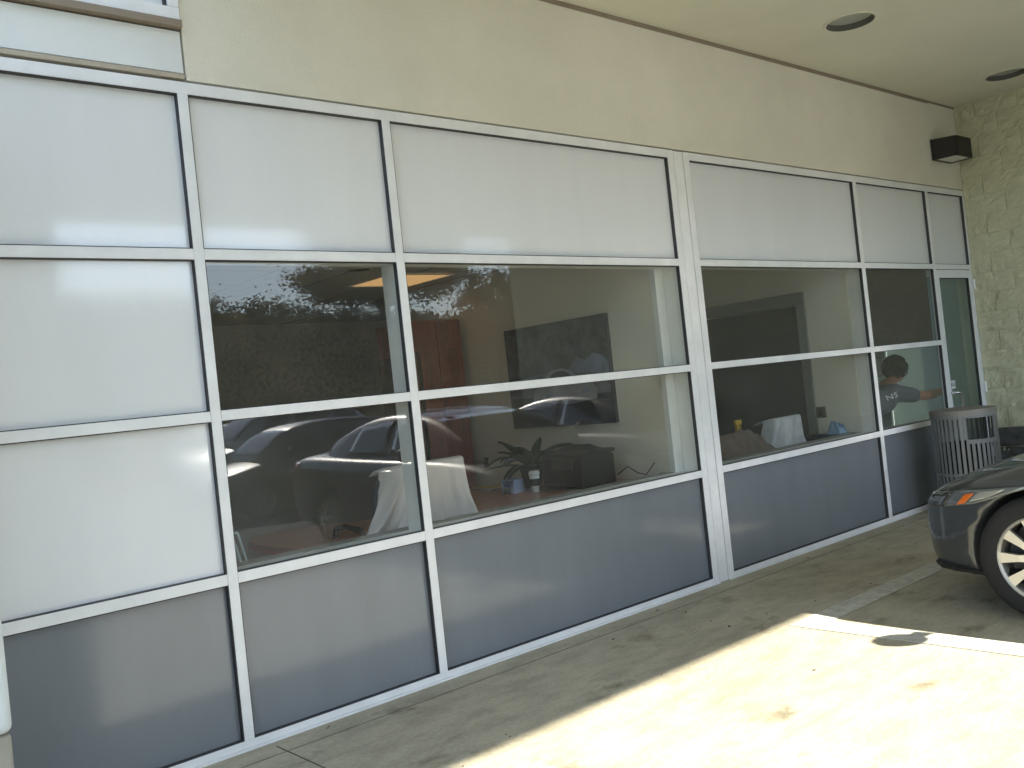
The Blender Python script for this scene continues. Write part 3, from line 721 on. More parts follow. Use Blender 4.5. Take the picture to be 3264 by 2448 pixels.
# --- middle room: covered chair and clutter
ch2 = thing('covered_chair', 'chair hidden under a stained grey cloth in the middle room', 'chair', (7.12, .62, 0))
obj('backrest', chair_back(6.86, 7.28, .56, .55, .965), 'black_fabric', ch2, smooth=True, recalc=True)
obj('seat', MB().box(6.84, 7.30, .6, 1.05, .42, .48), 'black_fabric', ch2, bevel=.02)
for x in (6.87, 7.27):
    for y in (.63, 1.02): obj('leg', MB().tube([(x, y, .42), (x, y, .004)], .014, 8), 'black_plastic', ch2)
drape('dust_sheet', 'stained grey sheet hung over a chair in the middle room', 6.84, 7.31, .545, .99, .55, 'cloth_grey', .75, 9, ridge=.09, tail=.1)
ct = thing('work_table', 'dark work table holding brown sheeting behind the third window', 'table', (6.2, .7, 0))
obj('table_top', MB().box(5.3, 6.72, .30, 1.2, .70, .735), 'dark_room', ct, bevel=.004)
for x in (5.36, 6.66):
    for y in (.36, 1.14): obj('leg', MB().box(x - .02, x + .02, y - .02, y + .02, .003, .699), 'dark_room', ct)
def crumple(x0, x1, y0, y1, zb, h, seed):
    nu, nv = 40, 24; pts = []
    for j in range(nv):
        for i in range(nu):
            u, v = i / (nu - 1), j / (nv - 1); e = min(1, 5 * min(u, 1 - u, v, 1 - v))
            q = .5 + .6 * mnoise.noise(Vector((u * 2.6 + seed, v * 2.2, 0))) + .22 * abs(mnoise.noise(Vector((u * 9 + seed, v * 8, 3)))) * 2 + .12 * mnoise.noise(Vector((u * 22, v * 20, seed)))
            pts.append((x0 + (x1 - x0) * u, y0 + (y1 - y0) * v, zb + max(.004, h * e * q)))
    return MB().grid(pts, nu, nv)
tag(obj('plastic_sheeting', crumple(5.55, 6.70, .34, .95, .737, .22, 4.), 'brown_plastic', smooth=False, solid=.002, origin=(6.1, .6, .737)), 'heap of crumpled brown plastic sheeting behind the third window', 'sheeting')
sb = thing('spray_bottle', 'spray bottle with a yellow trigger beside the covered chair', 'bottle', (6.70, .86, .737))
obj('bottle', MB().lathe([(.035, 0), (.038, .10), (.02, .15), (.014, .17)], (6.66, .75, .738), 14), 'black_plastic', sb, smooth=True)
ym = MB(); ym.box(6.645, 6.675, .735, .765, .91, .985); ym.box(6.63, 6.72, .738, .762, .975, 1.015); ym.box(6.70, 6.715, .744, .756, .93, .974)
obj('trigger_head', ym, 'yellow', sb, bevel=.006)
tag(obj('blue_rag', crumple(7.42, 7.57, .25, .38, .79, .15, 8.), 'blue_cloth', smooth=True, solid=.002, origin=(7.48, .32, .79)), 'crumpled light blue rag at the end of the third window', 'cloth')
shf = thing('low_shelf', 'low dark shelf under the blue rag', 'shelf', (7.5, .4, 0))
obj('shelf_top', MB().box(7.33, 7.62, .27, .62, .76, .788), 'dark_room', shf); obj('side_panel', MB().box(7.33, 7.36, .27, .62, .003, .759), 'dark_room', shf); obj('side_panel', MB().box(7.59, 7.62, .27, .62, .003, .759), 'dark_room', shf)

# ------------------------------------------------------------------ person stooping in the vestibule
def skin_body(name, verts, edges, radii, root, m, parent, levels=2):
    me = bpy.data.meshes.new(name); off = wloc(parent)
    me.from_pydata([tuple(Vector(v) - off) for v in verts], edges, []); me.update()
    o = bpy.data.objects.new(name, me); col.objects.link(o); o.parent = parent
    o.modifiers.new('skin', 'SKIN')
    if not me.skin_vertices: me.skin_vertices.new()
    for i, r in enumerate(radii):
        sv = me.skin_vertices[0].data[i]; sv.radius = (r, r) if not isinstance(r, tuple) else r; sv.use_root = (i == root)
    sm = o.modifiers.new('sub', 'SUBSURF'); sm.levels = levels; sm.render_levels = levels
    bake(o); o.data.materials.clear(); o.data.materials.append(M[m]); o.data.polygons.foreach_set('use_smooth', [True] * len(o.data.polygons))
    return o
pe = thing('person', 'person with dark curly hair and grey T-shirt stooping to wipe the pane by the door', 'person', (8.2, .5, 0))
V = [(8.10, .50, .80), (8.28, .48, .90), (8.47, .45, 1.00), (8.62, .43, 1.075), (8.72, .42, 1.14), (8.80, .41, 1.20),     # 0 pelvis..5 neck top
     (8.56, .27, 1.055), (8.75, .22, 1.02), (9.00, .20, .995), (9.20, .225, 1.00), (9.36, .25, 1.005), (9.44, .258, 1.01),  # 6 near shoulder .. 11 hand
     (8.60, .58, 1.05), (8.79, .58, 1.01), (9.02, .50, .99), (9.22, .42, .995),                                               # 12 far arm
     (8.10, .40, .76), (8.30, .36, .44), (8.12, .36, .09), (8.26, .36, .045),                                               # 16 near leg
     (8.08, .61, .76), (8.26, .66, .43), (8.02, .66, .09), (8.16, .66, .045)]
E = [(0, 1), (1, 2), (2, 3), (3, 4), (4, 5), (3, 6), (6, 7), (7, 8), (8, 9), (9, 10), (10, 11), (3, 12), (12, 13), (13, 14), (14, 15), (0, 16), (16, 17), (17, 18), (18, 19), (0, 20), (20, 21), (21, 22), (22, 23)]
Rr = [.14, .135, .14, .12, .062, .055, .075, .058, .046, .047, .034, .036, .075, .055, .044, .032, .10, .065, .045, .035, .10, .065, .045, .035]
body = skin_body('body', V, E, Rr, 0, 'skin', pe)
# clothing follows the same bones, a little fuller
tv = [0, 1, 2, 3, 4, 6, 7, 8, 12, 13]
mp = {v: i for i, v in enumerate(tv)}
te = [(mp[a], mp[b]) for a, b in E if a in mp and b in mp]
tvv = [list(V[i]) for i in tv]; tvv[mp[4]] = (8.69, .423, 1.12); tvv[mp[8]] = (8.82, .213, 1.008); tvv[mp[13]] = (8.77, .58, 1.013)
shirt = skin_body('t_shirt', tvv, te, [.165, .158, .162, .137, .075, .09, .078, .066, .09, .075], 0, 'tee', pe)
jv = [0, 16, 17, 18, 20, 21, 22]; mj = {v: i for i, v in enumerate(jv)}
je = [(mj[a], mj[b]) for a, b in E if a in mj and b in mj]
skin_body('trousers', [V[i] for i in jv], je, [.155, .115, .085, .062, .115, .085, .062], 0, 'jeans', pe)
# head: face towards +x, tipped down a little
def blob(c, rx, ry, rz, nu=16, nv=10, f=None):
    mb = MB(); R = []
    for j in range(nv + 1):
        th = PI * j / nv; ring = []
        for i in range(nu):
            a = 2 * PI * i / nu; d = Vector((math.sin(th) * math.cos(a), math.sin(th) * math.sin(a), math.cos(th)))
            k = f(d) if f else 1.
            ring.append((c[0] + d.x * rx * k, c[1] + d.y * ry * k, c[2] + d.z * rz * k))
        R.append(ring)
    return mb.rings(R, cap=False)
def headf(d):
    k = 1.0
    if d.x > .5 and d.z < .3: k += .05 * (1 - abs(d.y))
    if d.z < -.4: k -= .10 * (-d.z - .4)
    return k
hd = obj('head', blob((8.855, .405, 1.262), .098, .078, .118, 20, 14, headf), 'skin', body, smooth=True)
obj('nose', blob((8.957, .405, 1.245), .022, .014, .02, 8, 6), 'skin', body, smooth=True)
obj('ear', blob((8.86, .322, 1.25), .022, .010, .032, 10, 8), 'skin', body, smooth=True)
obj('ear', blob((8.86, .488, 1.25), .022, .010, .032, 10, 8), 'skin', body, smooth=True)
obj('eye', blob((8.938, .372, 1.272), .010, .010, .010, 8, 6), 'trim_black', body); obj('eye', blob((8.938, .438, 1.272), .010, .010, .010, 8, 6), 'trim_black', body)
obj('mouth', blob((8.940, .405, 1.205), .010, .022, .006, 8, 6), mat('lips', (.32, .11, .09), .5), body, smooth=True)
def hairf(d): return 1 + .16 * mnoise.noise(Vector((d.x * 5, d.y * 5, d.z * 5))) + .10 * mnoise.noise(Vector((d.x * 13, d.y * 13, d.z * 13)))
hb = blob((8.828, .405, 1.292), .118, .108, .118, 40, 26, hairf)
keep = [f for f in hb.f if not (sum(hb.v[i][0] for i in f) / 4 > 8.905 and sum(hb.v[i][2] for i in f) / 4 < 1.315) and sum(hb.v[i][2] for i in f) / 4 > 1.195]
hb.f = keep; hr_ = obj('hair', hb, 'hair', body, smooth=False)
cm = MB(); cr = random.Random(12)
for k in range(260):
    d = Vector((cr.gauss(-.25, 1), cr.gauss(0, 1), cr.gauss(.35, 1))).normalized()
    if d.x > .75 and d.z < .35 or d.z < -.6: continue
    c = Vector((8.828 + d.x * .112, .405 + d.y * .102, 1.292 + d.z * .112)); n0 = len(cm.v)
    r0 = cr.uniform(.010, .018); a0 = cr.uniform(0, 6); pts = []
    s1 = d.orthogonal().normalized(); s2 = d.cross(s1)
    for q in range(7):
        an = a0 + q * .95; pts.append(c + s1 * r0 * math.cos(an) + s2 * r0 * math.sin(an) + d * (q * .003))
    cm.tube(pts, .0038, 4)
o = obj('curls', cm, 'hair', hr_)
# near hand: palm, four bent fingers and a thumb round a folded cloth
def hand(parent):
    pm = MB(); R = []
    ctr = [(9.405, .252, 1.006), (9.44, .256, 1.008), (9.475, .26, 1.008), (9.50, .262, 1.006)]
    for (x, y, z), (a, b) in zip(ctr, ((.017, .027), (.017, .040), (.016, .043), (.012, .040))):
        R.append([(x, y + a * math.cos(2 * PI * t / 12), z + b * math.sin(2 * PI * t / 12)) for t in range(12)])
    pm.rings(R); obj('palm', pm, 'skin', parent, smooth=True, subd=1)
    for k, L in enumerate((.030, .036, .034, .027)):
        z = 1.038 - k * .021
        f = [(9.495, .258, z), (9.50 + L, .248, z - .002), (9.512 + L * 1.15, .226, z - .004), (9.50 + L * .9, .208, z - .006)]
        obj('finger', MB().tube(f, [.0095, .009, .0085, .007], 8), 'skin', parent, smooth=True, subd=1)
    obj('thumb', MB().tube([(9.43, .245, 1.042), (9.46, .226, 1.062), (9.495, .212, 1.062), (9.52, .206, 1.052)], [.012, .011, .010, .008], 8), 'skin', parent, smooth=True, subd=1)
hand(body)
tag(obj('wiping_cloth', crumple(9.49, 9.60, .175, .235, .965, .06, 2.), 'cloth', smooth=True, solid=.003, origin=(9.55, .2, .965)), 'small folded cloth held in the outstretched hand', 'cloth')
tmN = text_mesh('NS', .075); ws_ = wloc(shirt)
sb_ = BVHTree.FromPolygons([v.co.copy() for v in shirt.data.vertices], [tuple(p.vertices) for p in shirt.data.polygons])
for v in tmN.vertices:                                  # press the print onto the cloth
    p = Vector((8.445 + v.co.x * math.cos(.35) - v.co.y * math.sin(.35), 0, 1.035 + v.co.x * math.sin(.35) + v.co.y * math.cos(.35))) - ws_
    h = sb_.ray_cast(Vector((p.x, -2, p.z)), Vector((0, 1, 0)), 5)
    v.co = Vector((p.x, (h[0].y if h[0] else .28 - ws_.y) - .003 - v.co.z, p.z))
obj('lettering', tmN, 'sign_white', shirt)

# ------------------------------------------------------------------ slatted bin
BX, BY, BR, BT = 8.33, -.41, .262, .905
tb_ = thing('trash_bin', 'round grey slatted metal bin standing by the entrance', 'litter bin', (BX, BY, 0))
def slat(a, z0, z1, r=BR, wd=.019, th=.006):
    ca, sa = math.cos(a), math.sin(a); mb = MB(); pts = []
    for z in (z0, z1):
        for dr_, dt in ((0, -wd), (th, -wd), (th, wd), (0, wd)):
            pts.append((BX + (r - th + dr_) * ca - dt * sa, BY + (r - th + dr_) * sa + dt * ca, z))
    mb.rings([pts[:4], pts[4:]]); return mb
NS = 40; open_c = math.atan2(-4.03 - BY, 0 - BX) + rad(34)
for k in range(NS):
    a = 2 * PI * k / NS; dlt = abs((a - open_c + PI) % (2 * PI) - PI)
    hi = .62 if dlt < rad(31) else .845
    obj('slat', slat(a, .05, hi, wd=.0125), 'bin_metal', tb_)
def ringm(r0, r1, z0, z1, n=48, a0=0, a1=2 * PI):
    full = a1 - a0 > 6.28; mb = MB(); R = []
    cnt = n if full else n + 1
    for t in range(cnt):
        a = a0 + (a1 - a0) * t / n; ca, sa = math.cos(a), math.sin(a)
        R.append([(BX + r * ca, BY + r * sa, z) for r, z in ((r0, z0), (r1, z0), (r1, z1), (r0, z1))])
    if full: R.append(R[0])
    return mb.rings(R, cap=not full)
for z in (.045, .33, .845 - .022): obj('hoop', ringm(BR - .012, BR + .002, z, z + .024), 'bin_metal', tb_, smooth=False, recalc=True)
obj('opening_frame', ringm(BR - .012, BR + .003, .605, .64, 16, open_c - rad(33), open_c + rad(33)), 'bin_metal', tb_, recalc=True)
for s in (-1, 1): obj('opening_frame', ringm(BR - .012, BR + .003, .64, .822, 3, open_c + s * rad(33) - rad(3), open_c + s * rad(33) + rad(3)), 'bin_metal', tb_, recalc=True)
obj('lid', MB().lathe([(.001, .905), (.2, .900), (BR + .004, .893), (BR + .006, .888), (BR + .006, .848), (BR - .012, .848)], (BX, BY, 0), 48, cap=False), 'bin_lid', tb_, smooth=False, recalc=True)
obj('liner', MB().lathe([(.19, .06), (.20, .60), (.19, .60), (.18, .07)], (BX, BY, 0), 32), 'bin_liner', tb_, smooth=True)
obj('foot_disc', MB().lathe([(.22, .004), (.25, .012), (.25, .044)], (BX, BY, 0), 32), 'bin_metal', tb_)

# ------------------------------------------------------------------ cars
def car_mesh(stations, ghouse, arches, R=.345):
    def loft(rows):
        R_ = []
        for half in rows:
            full = half + [(-x, y, z) for x, y, z in half[::-1] if x > 1e-6]
            R_.append(full)
        return MB().rings(R_, cap=True)
    rows = []
    for y, w_, zb, zs_, zc in stations:
        zm = zb + (zs_ - zb) * .45
        rows.append([(w_ * .55, y, zb), (w_ * .90, y, zb), (w_ * .975, y, zb + .05), (w_, y, zm), (w_ * .995, y, zs_ - .13 * (zs_ - zb)), (w_ * .955, y, zs_ - .01), (w_ * .86, y, zs_ + .25 * (zc - zs_) + .012), (w_ * .62, y, zs_ + .7 * (zc - zs_)), (w_ * .3, y, zs_ + .95 * (zc - zs_)), (0.0, y, zc)])
    fixed = []
    for half in rows:
        h = [p for p in half]; full = h + [(-x, y, z) for x, y, z in h[-2::-1]]
        fixed.append(full)
    body = MB().rings(fixed, cap=True)
    rows = []
    for y, wb, wt, zb, zt in ghouse:
        h = [(wb, y, zb - .12), (wb, y, zb), (wb + (wt - wb) * .55, y, zb + (zt - zb) * .55), (wt, y, zb + (zt - zb) * .9), (wt * .86, y, zt - .008), (wt * .5, y, zt + .004), (0., y, zt + .01)]
        rows.append(h + [(-x, yy, z) for x, yy, z in h[-2::-1]])
    gh = MB().rings(rows, cap=True)
    return body, gh
def build_car(name, label, L, st, gh, wheels_y, R, paint, spokes=10, wins=None, group=None, lamp='lamp_clear', kind='sedan'):
    root = thing(name, label, 'car', (0, 0, 0), group)
    bmb, gmb = car_mesh(st, gh, None)
    bo = obj('body', bmb, paint, root, recalc=True, local=True, smooth=True); s = bo.modifiers.new('s', 'SUBSURF'); s.levels = 2; s.render_levels = 2
    bake(bo)
    go = obj('cabin', gmb, paint, root, recalc=True, local=True, smooth=True); s = go.modifiers.new('s', 'SUBSURF'); s.levels = 2; s.render_levels = 2
    bake(go)
    def bvh(o): return BVHTree.FromPolygons([v.co.copy() for v in o.data.vertices], [tuple(p.vertices) for p in o.data.polygons])
    bb, gb = bvh(bo), bvh(go)
    cut = []
    for wy in wheels_y:
        for sx in (-1, 1):
            c = MB(); c.lathe([(R + .035, sx * .58), (R + .035, sx * 1.3)], (0, wy, R), 40, axis='x')
            co2 = obj('cut', c, None, None, local=True, recalc=True); cut.append(co2)
            b = bo.modifiers.new('b', 'BOOLEAN'); b.operation = 'DIFFERENCE'; b.object = co2; b.solver = 'EXACT'
    bake(bo)
    for c in cut: bpy.data.objects.remove(c)
    bo.data.materials.clear(); bo.data.materials.append(M[paint])
    for p in bo.data.polygons: p.use_smooth = True
    def patch(nm, corners, d, tree, m, par, nu=10, nv=6, off=.004, mirror=False):
        d = Vector(d).normalized(); a, b, c, e = [Vector(k) for k in corners]; pts = []
        for j in range(nv):
            for i in range(nu):
                u, v = i / (nu - 1), j / (nv - 1)
                p = (a * (1 - u) + b * u) * (1 - v) + (e * (1 - u) + c * u) * v
                hit = tree.ray_cast(p - d * 1.5, d, 3.0)
                q = hit[0] + hit[1] * off * (1 if hit[1].dot(d) < 0 else -1) if hit[0] else p
                pts.append(q if not mirror else Vector((-q.x, q.y, q.z)))
        return obj(nm, MB().grid([tuple(q) for q in pts], nu, nv), m, par, smooth=True, local=True, solid=.003)
    W = wins
    for mir in (False, True):
        for cs in W['side']: patch('side_pane', cs, (1, 0, -.15), gb, 'car_glass', root, mirror=mir)
    patch('windscreen', W['front'], (0, -.8, -.6), gb, 'car_glass', root, 14, 8)
    patch('rear_window', W['rear'], (0, .8, -.6), gb, 'car_glass', root, 14, 8)
    nz = st[0][0]
    for mir in (False, True):
        for (cs, d) in W['lamp']:
            h = patch('headlight', cs, d, bb, lamp, root, 12, 6, .006, mir)
            for (c2, d2, m2) in W['lampin']: patch('marker_lamp', c2, d2, bb, m2, h, 8, 5, .011, mir)
        for (cs, d) in W['tail']: patch('tail_light', cs, d, bb, 'red_lamp', root, 8, 5, .006, mir)
    for (cs, d) in W['grille']: patch('grille', cs, d, bb, 'trim_black', root, 12, 5, .006)
    for wy in wheels_y:
        for sx in (-1, 1):
            wl = bpy.data.objects.new('wheel', None); col.objects.link(wl); wl.parent = root; wl.location = (sx * (st[5][1] - .125), wy, R); wl.empty_display_size = .1
            hw = .105
            obj('tyre', MB().lathe([(R * .68, -hw * .9), (R * .86, -hw), (R * .97, -hw * .85), (R, -hw * .5), (R, hw * .5), (R * .97, hw * .85), (R * .86, hw), (R * .68, hw * .9)], (0, 0, 0), 40, axis='x', cap=False), 'tyre', wl, smooth=True, local=True, recalc=True)
            rm = MB(); rr = R * .69
            rm.lathe([(rr, sx * hw * .92), (rr * .94, sx * hw * .80), (rr * .92, sx * hw * -.6)], (0, 0, 0), 40, axis='x', cap=False)
            for k in range(spokes):
                a = 2 * PI * k / spokes; ca, sa = math.cos(a), math.sin(a); pts = []
                for rad_, wd_, xx in ((.05, .020, .70), (rr * .55, .017, .80), (rr * .97, .028, .82)):
                    pts.append([(sx * hw * (xx + dx), ca * rad_ - sa * t, sa * rad_ + ca * t) for dx, t in ((-.25, -wd_), (0, -wd_), (0, wd_), (-.25, wd_))])
                rm.rings(pts)
            rm.lathe([(.06, sx * hw * .6), (.058, sx * hw * .84), (.001, sx * hw * .86)], (0, 0, 0), 20, axis='x', cap=False)
            obj('rim', rm, 'rim', wl, local=True, recalc=True)
            obj('brake_disc', MB().lathe([(rr * .85, -sx * .01), (rr * .85, sx * .01), (.02, sx * .012)], (0, 0, 0), 28, axis='x'), 'trim_black', wl, local=True)
    for sx in (-1, 1):
        mx, my, mz = W['mirror']
        o = obj('door_mirror', blob((sx * mx, my, mz), .115, .055, .075, 14, 10), paint, root, smooth=True, local=True)
        obj('mirror_arm', MB().tube([(sx * (mx - .16), my, mz - .03), (sx * (mx - .05), my, mz - .02)], [.03, .022], 8), 'trim_black', o, local=True)
        obj('door_handle', MB().box(min(sx * W['hx'], sx * (W['hx'] + .02)), max(sx * W['hx'], sx * (W['hx'] + .02)), W['hy'] - .1, W['hy'] + .08, W['hz'], W['hz'] + .025), 'chrome', root, local=True, bevel=.006)
    lip = MB(); rings_ = []
    for t in range(25):
        an = rad(-80 + 160 * t / 24); d = Vector((math.sin(an), math.cos(an), 0)); c0 = Vector((0, nz - .85, st[3][2] + .055))
        hit = bb.ray_cast(c0 + d * 2.5, -d, 3.0)
        p = hit[0] if hit[0] else c0 + d * .8
        o_ = .004 + .032 * math.exp(-((abs(an) - .85) / .22) ** 2)
        rings_.append([tuple(p + d * a_ + Vector((0, 0, b_))) for a_, b_ in ((-.03, -.022), (o_, -.016), (o_ + .006, .0), (-.03, .022))])
    lip.rings(rings_); obj('bumper_lip', lip, 'trim_black', root, local=True, recalc=True)
    obj('underbody', MB().box(-.62, .62, nz - L + .4, nz - .3, .17, .30), 'trim_black', root, local=True)
    return root
ST = [(-.08, .42, .30, .50, .54), (-.13, .58, .24, .585, .63), (-.26, .735, .185, .645, .70), (-.50, .850, .18, .705, .785), (-.92, .888, .18, .80, .875), (-1.3, .892, .18, .865, .94),
      (-2.2, .895, .18, .90, .95), (-3.2, .892, .18, .93, .97), (-3.9, .875, .20, .95, 1.03), (-4.35, .84, .24, .93, 1.02), (-4.55, .74, .32, .86, .95), (-4.62, .58, .40, .76, .82)]
GH = [(-1.02, .78, .70, .84, .90), (-1.45, .79, .655, .86, 1.14), (-1.92, .80, .60, .88, 1.32), (-2.45, .80, .585, .90, 1.375), (-3.05, .79, .585, .91, 1.355), (-3.5, .77, .61, .92, 1.22), (-4.0, .72, .64, .93, 1.04)]
WS = dict(side=[[(-.8, -1.62, .93), (-.8, -2.42, .945), (-.62, -2.42, 1.30), (-.62, -2.02, 1.27)], [(-.8, -2.50, .945), (-.8, -3.25, .97), (-.62, -3.12, 1.25), (-.62, -2.50, 1.30)]],
          front=[(-.70, -1.16, .97), (.70, -1.16, .97), (.55, -1.86, 1.29), (-.55, -1.86, 1.29)], rear=[(-.6, -3.88, 1.10), (.6, -3.88, 1.10), (.53, -3.25, 1.31), (-.53, -3.25, 1.31)],
          lamp=[([(-.60, -.14, .535), (-.86, -.50, .60), (-.885, -.84, .705), (-.60, -.20, .625)], (.75, -.66, 0))],
          lampin=[([(-.815, -.40, .588), (-.835, -.45, .600), (-.843, -.51, .655), (-.825, -.46, .648)], (.8, -.6, 0), 'amber'), ([(-.845, -.47, .606), (-.87, -.58, .635), (-.88, -.68, .680), (-.85, -.53, .660)], (.85, -.5, 0), 'lamp_pale'), ([(-.62, -.17, .543), (-.76, -.32, .572), (-.78, -.38, .645), (-.62, -.22, .620)], (.7, -.7, 0), 'lamp_dark')],
          tail=[([(-.86, -4.2, .80), (-.66, -4.6, .78), (-.66, -4.55, .93), (-.86, -4.2, .92)], (.7, .7, 0))],
          grille=[([(-.40, .02, .42), (.40, .02, .42), (.42, .02, .53), (-.42, .02, .53)], (0, -1, 0)), ([(-.5, .02, .27), (.5, .02, .27), (.45, .02, .36), (-.45, .02, .36)], (0, -1, 0))],
          mirror=(1.0, -1.80, .985), hx=.885, hy=-2.3, hz=.80)
carA = build_car('parked_car', 'dark grey sedan with amber side marker parked nose to the windows', 4.62, ST, GH, (-.845, -3.52), .325, 'paint_grey', wins=WS, group='cars parked under the canopy')
carA.location = (5.93, -1.30, 0)
carB = copy_thing(carA, (8.50, -1.55, 0), 0, 'second sedan, parked alongside the dark grey one and nearly hidden by it', remat={'grey_car_paint': M['paint_black']})
S2 = [(y * 1.02, w_ * 1.05, zb + .06, zs_ + (.18 if y < -.1 else .1), zc + (.2 if y < -.1 else .12)) for y, w_, zb, zs_, zc in ST]
G2 = [(-1.0, .84, .76, 1.04, 1.12), (-1.35, .84, .72, 1.06, 1.42), (-1.75, .84, .68, 1.08, 1.66), (-2.4, .84, .66, 1.10, 1.75), (-3.3, .83, .66, 1.12, 1.74), (-4.1, .82, .66, 1.12, 1.66), (-4.5, .78, .68, 1.12, 1.25)]
W2 = dict(side=[[(-.84, -1.5, 1.14), (-.84, -2.42, 1.15), (-.7, -2.42, 1.62), (-.7, -1.92, 1.60)], [(-.84, -2.5, 1.15), (-.84, -3.4, 1.17), (-.7, -3.4, 1.62), (-.7, -2.5, 1.62)], [(-.84, -3.48, 1.17), (-.82, -4.2, 1.2), (-.7, -4.1, 1.56), (-.7, -3.48, 1.62)]],
          front=[(-.72, -1.1, 1.18), (.72, -1.1, 1.18), (.6, -1.7, 1.6), (-.6, -1.7, 1.6)], rear=[(-.6, -4.48, 1.3), (.6, -4.48, 1.3), (.56, -4.15, 1.6), (-.56, -4.15, 1.6)],
          lamp=[([(-.62, -.08, .66), (-.92, -.55, .74), (-.92, -.75, .88), (-.6, -.14, .82)], (.75, -.66, 0))], lampin=[],
          tail=[([(-.9, -4.3, .95), (-.7, -4.7, .92), (-.7, -4.65, 1.12), (-.9, -4.3, 1.1)], (.7, .7, 0))],
          grille=[([(-.42, .02, .52), (.42, .02, .52), (.44, .02, .68), (-.44, .02, .68)], (0, -1, 0))], mirror=(1.06, -1.5, 1.2), hx=.93, hy=-2.35, hz=1.0)
suv = build_car('parked_car', 'black sport utility vehicle in the lot, mirrored in the first clear window', 4.7, S2, G2, (-.95, -3.6), .37, 'paint_black', 6, W2, 'cars mirrored in the glass')
suv.location = (6.9, -13.0, -.41); suv.rotation_euler = (0, 0, PI / 2)
GL = 'cars mirrored in the glass'
s1 = copy_thing(carA, (17.0, -14.6, -.42), -PI / 2, 'silver sedan in the middle row of the lot, mirrored above the office chair', GL, {'grey_car_paint': M['paint_silver']})
s3 = copy_thing(carA, (17.3, -16.6, -.43), -PI / 2 + .05, 'white sedan farther back in the lot, mirrored beside the cabinet', GL, {'grey_car_paint': M['paint_white']})
suv2 = copy_thing(suv, (8.2, -17.2, -.44), PI / 2, 'tall grey sport utility vehicle in the back row of the lot', GL, {'black_car_paint': M['paint_silver']}); suv2.scale = (1.1, 1.1, 1.22)
suv3 = copy_thing(suv, (13.4, -18.6, -.44), -PI / 2, 'dark green utility vehicle in the back row of the lot', GL, {'black_car_paint': M['paint_green']}); suv3.scale = (1, 1, 1.08)

# ------------------------------------------------------------------ hill, woods and trees beyond the lot
def hill_z(x, y):
    t = max(0., min(1., (-y - 27) / 62)); s = t * t * (3 - 2 * t)
    return -.5 + s * (12.0 + 1.6 * math.sin(x * .045 + 1.) + 1.0 * mnoise.noise(Vector((x * .03, y * .03, 5)))) + .5 * s * mnoise.noise(Vector((x * .15, y * .15, 1)))
hx = [-120 + 8 * i for i in range(48)]; hy = [-27 - 5 * j for j in range(24)]
struct('hill', MB().grid([(x, y, hill_z(x, y)) for y in hy for x in hx], len(hx), len(hy), flip=True), 'hill', smooth=True)
def ico(): 
    bm = bmesh.new(); bmesh.ops.create_icosphere(bm, subdivisions=1, radius=1); v = [tuple(q.co) for q in bm.verts]; f = [tuple(q.index for q in p.verts) for p in bm.faces]; bm.free(); return v, f
IV, IF = ico()
hw_ = MB(); hr = random.Random(21)
def leaf_quad(mb, p, s, r, flat=.7):
    a = Vector((r.gauss(0, 1), r.gauss(0, 1), r.gauss(0, flat))).normalized(); b2 = a.orthogonal().normalized()
    b2 = (b2 * math.cos(r.uniform(0, 6)) + a.cross(b2) * math.sin(r.uniform(0, 6))).normalized(); q = len(mb.v); u = a * s; v = b2 * s * .6
    mb.v += [tuple(p - u), tuple(p + v), tuple(p + u), tuple(p - v)]; mb.f.append((q, q + 1, q + 2, q + 3))
for k in range(1700):
    x = hr.uniform(-40, 150); y = -hr.uniform(34, 96); z = hill_z(x, y); s_ = hr.uniform(.7, 1.9)
    for q in range(125):
        d = Vector((hr.gauss(0, .5), hr.gauss(0, .5), hr.gauss(.55, .42)))
        leaf_quad(hw_, Vector((x, y, z)) + d * s_, hr.uniform(.09, .20), hr)
ho = obj('hillside_woods', hw_, 'wood_leaf'); ho['kind'] = 'stuff'; ho['label'] = 'dense dark scrub and trees covering the hillside'
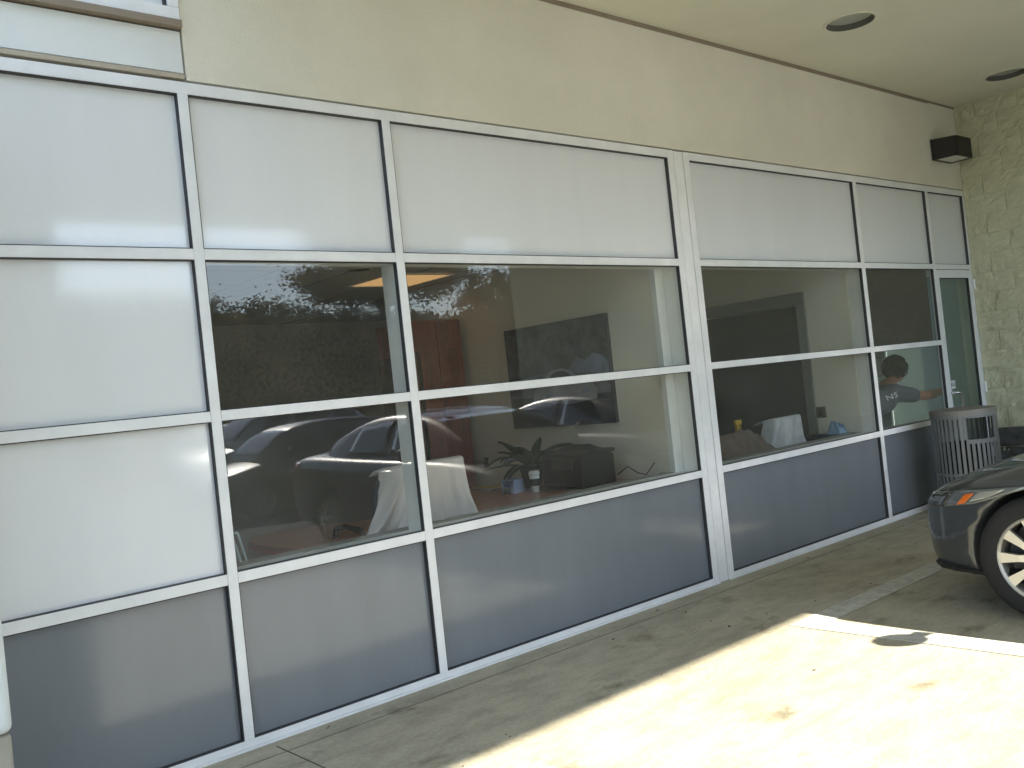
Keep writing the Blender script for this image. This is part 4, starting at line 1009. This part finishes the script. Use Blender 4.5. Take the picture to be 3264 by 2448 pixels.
def tree(name, label, x, y, H, blobs, leaf_s, n, seed, group=None, z0=None):
    z0 = hill_z(x, y) if z0 is None else z0; r = random.Random(seed)
    t = thing(name, label, 'tree', (x, y, z0), group)
    tk = MB(); tk.tube([(x, y, z0 - .3), (x + .1, y, z0 + H * .25), (x - .1, y + .1, z0 + H * .55), (x, y, z0 + H * .85)], [H * .028, H * .022, H * .014, H * .004], 10)
    for (bx_, by_, bz_, br, bzr) in blobs:
        tk.tube([(x, y, z0 + max(H * .18, bz_ * .7)), (x + bx_ * .5, y + by_ * .5, z0 + bz_ * .92), (x + bx_, y + by_, z0 + bz_)], [H * .010, H * .007, H * .002], 6)
    obj('trunk', tk, 'bark', t, smooth=True)
    cr_ = MB(); tot = sum(b[3] ** 2 * b[4] for b in blobs)
    for (bx_, by_, bz_, br, bzr) in blobs:
        sub = [(r.gauss(0, .55), r.gauss(0, .55), r.gauss(0, .55)) for _ in range(14)]
        for k in range(int(n * br * br * bzr / tot)):
            c = r.choice(sub); px, py, pz = c[0] + r.gauss(0, .22), c[1] + r.gauss(0, .22), c[2] + r.gauss(0, .16)
            cx, cy2, cz = x + bx_ + px * br, y + by_ + py * br, z0 + bz_ + pz * bzr
            leaf_quad(cr_, Vector((cx, cy2, cz)), leaf_s * r.uniform(.5, 1.3), r)
    obj('crown', cr_, 'tree_leaf', t)
tree('oak_tree', 'big spreading tree on the hillside, mirrored above the office', 36.5, -50, 17, [(0, 1.5, 10.0, 3.6, 3.2), (0, 1.5, 6.6, 3.8, 2.6), (-2.6, 1, 8.8, 2.6, 2.6), (3.0, 1.2, 8.6, 2.7, 2.6), (1.6, 0, 12.8, 2.7, 2.6), (-1.9, 1, 12.6, 2.9, 2.6), (5.2, 0, 6.6, 1.9, 1.5), (-3.6, .4, 6.4, 2.0, 1.8), (4.0, 0, 11.2, 2.2, 2.0), (-3.8, 0, 11.0, 1.8, 1.7)], .12, 110000, 5)
tree('oak_tree', 'smaller bushy tree on the hillside just right of the big one', 46.5, -50, 8.5, [(0, 0, 5.6, 2.1, 2.2), (-1.8, 0, 4.2, 1.9, 1.6), (1.9, 0, 4.0, 1.9, 1.6)], .12, 16000, 8)
def dry_bush(x, y, z0, R, label, seed):
    t = thing('dry_bush', label, 'bush', (x, y, z0)); r = random.Random(seed); mb = MB()
    for k in range(130):
        a = r.uniform(0, 2 * PI); e = r.uniform(.3, 1.45); L = R * r.uniform(.6, 1.2); p = Vector((x, y, z0)); d = Vector((math.cos(a) * math.cos(e), math.sin(a) * math.cos(e), math.sin(e)))
        q = [p, p + d * L * .5, p + d * L + Vector((r.gauss(0, .15), r.gauss(0, .15), -.1 * L))]
        mb.tube(q, [.02, .012, .004], 4)
        for m_ in range(3):
            s = p + d * L * r.uniform(.4, .9); mb.tube([s, s + Vector((r.gauss(0, .25), r.gauss(0, .25), r.uniform(.0, .35))) * R * .5], [.008, .003], 3)
    obj('twigs', mb, 'twig', t)
dry_bush(17.6, -23.5, -.45, 1.9, 'dry twiggy bush at the lot edge, mirrored left of the cabinet', 2)
dry_bush(25.5, -24.5, -.45, 2.1, 'dry twiggy bush at the lot edge, mirrored right of the cabinet', 4)
